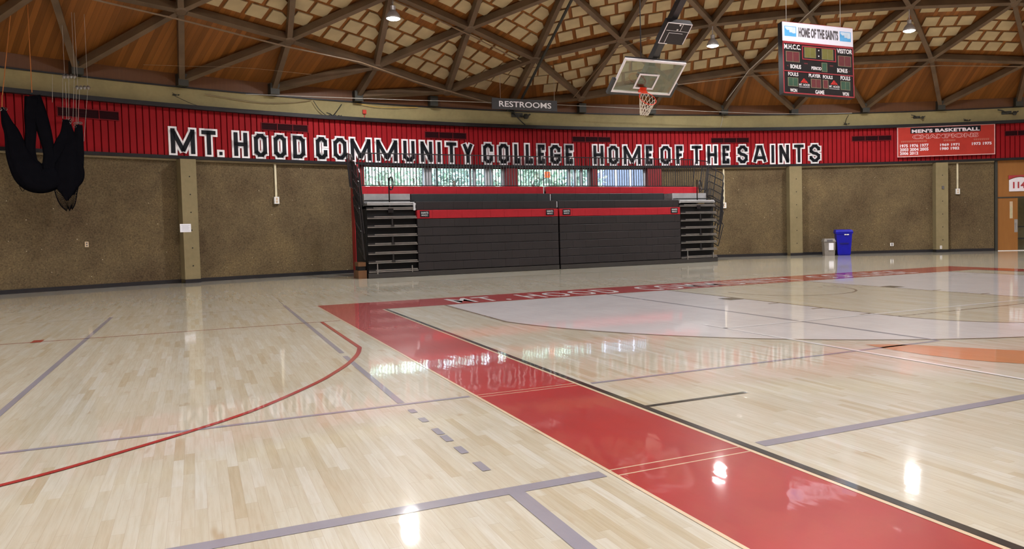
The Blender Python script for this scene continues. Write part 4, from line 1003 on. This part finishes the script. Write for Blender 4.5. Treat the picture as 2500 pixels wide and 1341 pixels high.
for (x0, y0, x1, y1, mt, n_) in ((180, 540, 400, 722, 'sb_digit_red', 2), (995, 615, 1200, 795, 'sb_digit_red', 2), (470, 478, 655, 660, 'sb_amber', 2), (742, 500, 925, 690, 'sb_amber', 2), (742, 725, 830, 872, 'sb_digit_green', 1),
                              (215, 950, 378, 1098, 'sb_digit_green', 2), (575, 975, 735, 1125, 'sb_digit_red', 2), (760, 990, 848, 1130, 'sb_digit_red', 1), (1035, 1010, 1185, 1155, 'sb_digit_green', 2)):
    a, b = S4(x0, y0); c, d = S4(x1, y1)
    pn = obj('digit_window', MB().box(a, c, -.006, .0, d, b), 'sb_outline', sb, local=True)
    mb = MB(); wd = (c-a-.02)/n_
    for q in range(n_): mb.box(a+.01+wd*q+.006, a+.01+wd*(q+1)-.006, -.009, -.002, d+.012, b-.012)
    obj('digit', mb, mt, pn, local=True)
a, b = S4(682, 520); mb = MB()
for yy in (537, 626): x, z = S4(695, yy); mb.lathe([(.02, 0), (.02, .006)], 10, Matrix.Translation((x, -.006, z)) @ Matrix.Rotation(math.pi/2, 4, 'X'))
obj('clock_colon', mb, 'sb_text', sb, local=True)
for x0, y0, x1, y1, big in ((152, 145, 342, 322, 0), (1020, 240, 1195, 408, 1)):
    a, b = S4(x0, y0); c, d = S4(x1, y1); w_, h_ = c-a, b-d
    ad = obj('advert_panel', MB().box(a, c, -.016, -.01, d, b), 'sb_blue', sb, local=True)
    sh = [(.06, .94), (.94, .94), (.94, .34), (.74, .30), (.60, .40), (.42, .38), (.40, .62), (.22, .60), (.06, .78)]
    obj('pale_shape', MB().prism([(a+u*w_, d+v*h_) for u, v in sh], -.020, -.016), 'sb_pale', ad, local=True)
for cx_, cy_ in ((472, 1040), (937, 1068)):
    x, z = S4(cx_, cy_); s = .13; mb = MB()
    mb.prism([(x-s, z), (x-s*.1, z+s*1.05), (x+.1*s, z+s*.95), (x-s*.45, z)], -.012, 0).prism([(x-s*.35, z), (x+s*.15, z+s*.85), (x+s*.3, z+s*.75), (x+s*.05, z)], -.012, 0).prism([(x+s*.15, z), (x+s*.42, z+s*.6), (x+s*1.0, z)], -.012, 0)
    obj('mountain_emblem', mb, 'logo_red', sb, local=True)
    obj('emblem_text', text_mb('MT. HOOD', .36, .07, Matrix.Translation((x-.18, -.013, z-.10)), 0, .01), 'sb_text', sb, local=True)
    obj('emblem_underline', MB().box(x-.18, x+.18, -.010, .0, z-.135, z-.125), 'sb_text', sb, local=True)
mb = MB()
for xx in (190, 1150):
    x, z = S4(xx+20, 772 if xx < 500 else 862); sg = -1 if xx < 500 else 1; mb.prism([(x-sg*.02, z-.03), (x+sg*.035, z), (x-sg*.02, z+.03)], -.008, 0)
for xx, yy in ((497, 742), (895, 780)): x, z = S4(xx, yy); mb.box(x-.06, x+.06, -.008, 0, z-.012, z+.022)
obj('indicator', mb, 'sb_digit_red', sb, local=True)
for u in (.09, .86):
    q = SBM @ Vector((u*SW, .12, SH_)); obj('suspension_cable', MB().tube([tuple(q), (q[0], q[1], cap_z(q[0], q[1], .15))], .009, 6), 'cable_grey', sb)

# ================================================================ LAMPS
lampid = 0
def lamp(x, y, z, label, group='high bay lamps under the roof'):
    zc = cap_z(x, y, .0)
    t = thing('ceiling_lamp', label, 'lamp', (x, y, z), 0, group)
    obj('shade', MB().lathe([(.21, -.06), (.20, 0), (.16, .08), (.10, .15), (.07, .18)], 20, Matrix.Translation((x, y, z))), 'lamp_shell', t, smooth=True)
    obj('lens', MB().lathe([(.07, -.11), (.15, -.085), (.195, -.062)], 20, Matrix.Translation((x, y, z))), 'lamp_glow', t, smooth=True)
    obj('ballast', MB().lathe([(.07, .18), (.075, .30), (.04, .32)], 12, Matrix.Translation((x, y, z))), 'lamp_shell', t)
    ch = MB(); zt = zc-.10; k = max(2, int((zt-z-.32)/.06))
    ch.tube([(x, y, z+.32), (x, y, zt)], .008, 6)
    for q in range(k):
        c = z+.34+(zt-z-.36)*q/k; pts = [(x+(.022*math.cos(s) if q % 2 else 0), y+(0 if q % 2 else .022*math.cos(s)), c+.03*math.sin(s)) for s in np.linspace(0, D2, 9)[:-1]]; ch.tube(pts, .005, 4, True)
    obj('chain', ch, 'lamp_shell', t); obj('ceiling_hook', MB().lathe([(.06, zt-.02), (.05, zc)], 10, None, (x, y)), 'beam_brown', t)
    ld = bpy.data.lights.new('lamp_light', 'SPOT'); ld.energy = LAMP_W*12.566/4; ld.spot_size = math.radians(165); ld.spot_blend = .7; ld.shadow_soft_size = .16; ld.color = (1.0, .968, .945)
    lo = bpy.data.objects.new('lamp_light', ld); COL.objects.link(lo); lo.parent = t; lo.location = (0, 0, -.16)
    return t
lamp(2.42, 8.90, 7.55, 'lit high bay lamp above the letters of COMMUNITY')
lamp(13.22, 8.29, 7.50, 'lit high bay lamp between the hoop and the scoreboard')
lamp(19.19, 5.31, 7.82, 'lit high bay lamp right of the scoreboard')
for i, (r, n_, o_) in enumerate(((5, 3, .3), (13, 8, .1), (21.5, 12, .3))):
    for k in range(n_):
        a = o_+D2*k/n_; x, y = CX+r*math.cos(a), CY+r*math.sin(a)
        if onscreen((x, y, cap_z(x, y)-.7), 150): continue
        lamp(x, y, cap_z(x, y)-.8, 'lit high bay lamp further up the dome, above the camera view', 'lamps above the view')
for a in (130, 150, 170, 200, 230, 260, 290, 320, 350, 25):
    a = math.radians(a); x, y = CX+28.5*math.cos(a), CY+28.5*math.sin(a)
    if onscreen((x, y, cap_z(x, y)-.7), 150): continue
    lamp(x, y, cap_z(x, y)-.8, 'lit high bay lamp further up the dome, above the camera view', 'lamps above the view')

# ================================================================ PIPES AND CABLES
def pipe(name, pts, r, mat, label, cat='pipe', off=-.28):
    P = [on_cap(x, y, off) for x, y in pts]
    Q = []
    for a, b in zip(P[:-1], P[1:]):
        for k in range(4): Q.append(a+(b-a)*k/4)
    Q.append(P[-1]); return tag(obj(name, MB().tube(Q, r, 6), mat), label, cat)
pipe('sprinkler_pipe', [(225, -2), (440, 48), (700, 114), (880, 152), (1010, 198), (1190, 250)], .024, 'pipe_brown', 'long thin pipe running down under the ceiling on the left', off=-.3)
pipe('sprinkler_pipe', [(960, 2), (1054, 42), (1160, 92), (1272, 150)], .022, 'pipe_brown', 'short thin pipe left of the dark sector beam', off=-.2)
pipe('sprinkler_pipe', [(1398, -5), (1272, 245)], .045, 'bracket_dark', 'dark pipe alongside the thick beam above the restrooms sign', off=-.35)
pipe('sprinkler_pipe', [(1400, 238), (1500, 120), (1590, 92)], .016, 'pipe_brown', 'thin pipe crossing behind the hoop', off=-.2)
pipe('sprinkler_pipe', [(1655, 207), (1816, 187), (2088, 168), (2300, 160), (2500, 163)], .018, 'pipe_brown', 'thin pipe running right from the hoop towards the doorway side', off=-.2)
pipe('power_cable', [(2010, 0), (1968, 38), (1898, 106), (1828, 172), (1773, 246)], .016, 'cable_grey', 'grey cable hanging along the beams left of the scoreboard', 'cable', -.25)
def wire(name, pts, r, mat, label, rr, cat='cable'):
    P = [on_cyl(x, y, rr) for x, y in pts]; return tag(obj(name, MB().tube([np.array(q) for q in smooth_path(P, 5)], r, 5), mat), label, cat)
wire('steel_cable', [(600, 230), (900, 241), (1216, 251), (1360, 256), (1630, 268), (1900, 278), (2080, 276)], .009, 'cable_grey', 'taut grey cable just above the concrete ring', RW-1.0)
wire('steel_cable', [(350, 158), (437, 161), (600, 166), (760, 182)], .005, 'pipe_brown', 'thin cable across the boards at upper left', RW-1.2)
wire('loose_wire', [(426, 234), (470, 254), (520, 268)], .008, 'bracket_dark', 'thin wire drooping from the round anchor to the black rail', RW-.16)
wire('loose_wire', [(765, 246), (780, 268), (800, 284), (812, 286)], .012, 'bracket_dark', 'black wire drooping to the bracket above COMMUNITY', RW-.12)
wire('loose_wire', [(834, 255), (825, 268), (812, 284)], .016, 'bracket_dark', 'short slanted black wire beside the bracket above COMMUNITY', RW-.12)
wire('loose_wire', [(500, 230), (560, 240), (640, 251), (720, 250), (760, 245)], .010, 'pipe_brown', 'slack brown wire sagging over the concrete ring', RW-.08)
wire('loose_wire', [(870, 252), (930, 262), (1020, 262)], .010, 'gold', 'slack yellow wire beside the red alarm box', RW-.10)
wire('loose_wire', [(1250, 262), (1262, 285), (1284, 307)], .022, 'bracket_dark', 'thick black cable below the restrooms sign', RW-.15)
wire('loose_wire', [(1772, 246), (1766, 268), (1764, 290), (1758, 314)], .010, 'cable_grey', 'thin grey wire running down the concrete ring left of the scoreboard', RW-.06)
wire('loose_wire', [(2072, 281), (2066, 292), (2064, 304)], .012, 'bracket_dark', 'short dark wire on the ring below the scoreboard', RW-.06)

# ================================================================ DIVIDER NETTING
RN = RW-1.6
nt_ = None
def swag(pts, widths, label=None, depth=.35, seedn=0, mat='net_black', name='net_drape'):
    """a gathered curtain of netting: centre line px path, half widths in metres"""
    P = smooth_path([on_cyl(x, y, RN) for x, y in pts], 6); Wp = smooth_path([np.array([w_/82.]) for w_ in widths], 6)
    mb = MB(); n_ = 22; rnd = random.Random(seedn); ph = [rnd.uniform(0, 6.3) for _ in range(4)]
    for i, (p, wv_) in enumerate(zip(P, Wp)):
        t = P[min(i+1, len(P)-1)]-P[max(i-1, 0)]; t /= np.linalg.norm(t)
        th = ang(p[0], p[1]); nrm = np.array([math.cos(th), math.sin(th), 0]); sd = np.cross(t, nrm); sd /= np.linalg.norm(sd)
        for j in range(n_):
            a = D2*j/n_; f = 1+.10*math.sin(5*a+ph[0]+i*.05)+.06*math.sin(9*a+ph[1]-i*.1)
            mb.v.append(tuple(p+sd*math.cos(a)*wv_[0]*f+nrm*math.sin(a)*wv_[0]*depth*f))
    for i in range(len(P)-1):
        for j in range(n_): mb.f.append((i*n_+j, i*n_+(j+1) % n_, (i+1)*n_+(j+1) % n_, (i+1)*n_+j))
    mb.f.append(tuple(range(n_))); mb.f.append(tuple((len(P)-1)*n_+j for j in range(n_)))
    return mb
c0 = on_cyl(110, 470, RN)
net_t = thing('divider_net', 'bundled black divider netting hanging in drapes in front of the left wall', 'netting', (c0[0], c0[1], c0[2]))
D_ = [
    ([(6, 262), (18, 300), (30, 325), (47, 380), (75, 425), (103, 438), (140, 428)], [3, 9, 13, 21, 28, 26, 22]),
    ([(80, 238), (76, 280), (75, 325), (72, 370), (76, 412)], [14, 12, 9.5, 10, 14]),
    ([(80, 234), (96, 280), (109, 325), (120, 375), (122, 415)], [13, 13, 12, 10.5, 15]),
    ([(158, 292), (158, 325), (150, 350), (135, 385), (112, 410)], [3.5, 8, 11, 12, 10]),
    ([(165, 292), (170, 330), (172, 370), (167, 415), (162, 445), (163, 470), (164, 490)], [3, 9, 16, 27, 24, 12, 2]),
    ([(193, 305), (192, 345), (192, 390), (190, 428)], [6, 8.5, 9.5, 9]),
    ([(188, 425), (183, 452), (179, 476)], [10, 7, 2]),
]
for k, (a, b) in enumerate(D_):
    obj('net_drape', swag(a, b, seedn=k), 'net_black', net_t, smooth=True)
# fringes of loose mesh at the lower edge
fr = MB()
LB = smooth_path([(131, 452), (137, 478), (147, 500), (160, 513)], 5); RB = smooth_path([(198, 432), (189, 465), (184, 495), (176, 512)], 5)
def npt(i, j):   # i along the fall, j across, slightly wavy in depth
    a, b = LB[i], RB[i]; q = a+(b-a)*j/14; return on_cyl(q[0], q[1]+3*math.sin(j*.9), RN+.10*math.sin(j*1.3)+.05)
for i in range(len(LB)-1):
    for j in range(15):
        if j < 14: fr.tube([npt(i, j), npt(i+1, j+1)], .0045, 4)
        if j > 0: fr.tube([npt(i, j), npt(i+1, j-1)], .0045, 4)
fr.tube([on_cyl(*q, RN) for q in LB], .012, 5); fr.tube([on_cyl(*q, RN) for q in RB], .012, 5)
LB2 = smooth_path([(72, 440), (84, 456), (98, 466), (112, 464), (128, 452)], 4)
for q in LB2: fr.tube([on_cyl(q[0], q[1]-12, RN), on_cyl(q[0]+3, q[1], RN)], .006, 4)
fr.tube([on_cyl(*q, RN) for q in LB2], .010, 5)
fr.tube([on_cyl(*q, RN) for q in smooth_path([(41, 425), (46, 450), (56, 468), (63, 450), (66, 435)], 4)], .006, 4)
obj('loose_mesh', fr, 'net_black', net_t)
rp = MB()
for (a, b) in (((30, -10), (6, 232)), ((66, -10), (78, 226)), ((5, 232), (5, 264))):
    P0 = on_cyl(*a, RN); rp.tube([P0, on_cyl(*b, RN)], .010, 5)
obj('orange_rope', rp, 'cord_orange', net_t)
rp = MB()
for a, b in (((128, 182), (128, 250)), ((153, 190), (153, 290)), ((168, 186), (168, 292)), ((181, 190), (178, 296)), ((195, 210), (190, 302)), ((214, 220), (205, 345)), ((160, 200), (163, 292)), ((186, 215), (186, 300))):
    rp.tube([on_cyl(*a, RN), on_cyl(*b, RN)], .004, 4)
obj('thin_line', rp, 'cable_grey', net_t)
cp = MB(); rnd = random.Random(5)
for cx_, cy_, n_ in ((164, 296, 8), (192, 305, 7), (5, 262, 5), (163, 380, 2), (165, 400, 3)):
    for q in range(n_):
        p = on_cyl(cx_+rnd.uniform(-9, 9), cy_+rnd.uniform(-6, 6), RN); cp.tube([p+np.array([.03*math.cos(s), 0, .03*math.sin(s)]) for s in np.linspace(0, D2, 8)[:-1]], .006, 4, True)
obj('clip', cp, 'aluminium', net_t)
for xa, xb, y in ((152, 186, 187), (184, 220, 214)):
    bx = MB(); p, q = on_cyl(xa, y, RN), on_cyl(xb, y, RN); bx.bar(p, q, .03, .03)
    for s in range(4): c = p+(q-p)*(s+.5)/4; bx.lathe([(.02, c[2]-.05), (.05, c[2]), (.02, c[2]+.05)], 8, None, (c[0], c[1]))
    obj('pulley_bar', bx, 'aluminium', net_t)
wr = MB()
for x, y in ((158, 187), (182, 187), (190, 214), (214, 214)):
    p = on_cyl(x, y, RN); wr.tube([p, (p[0], p[1], cap_z(p[0], p[1], .3))], .004, 4)
obj('support_wire', wr, 'cable_grey', net_t)
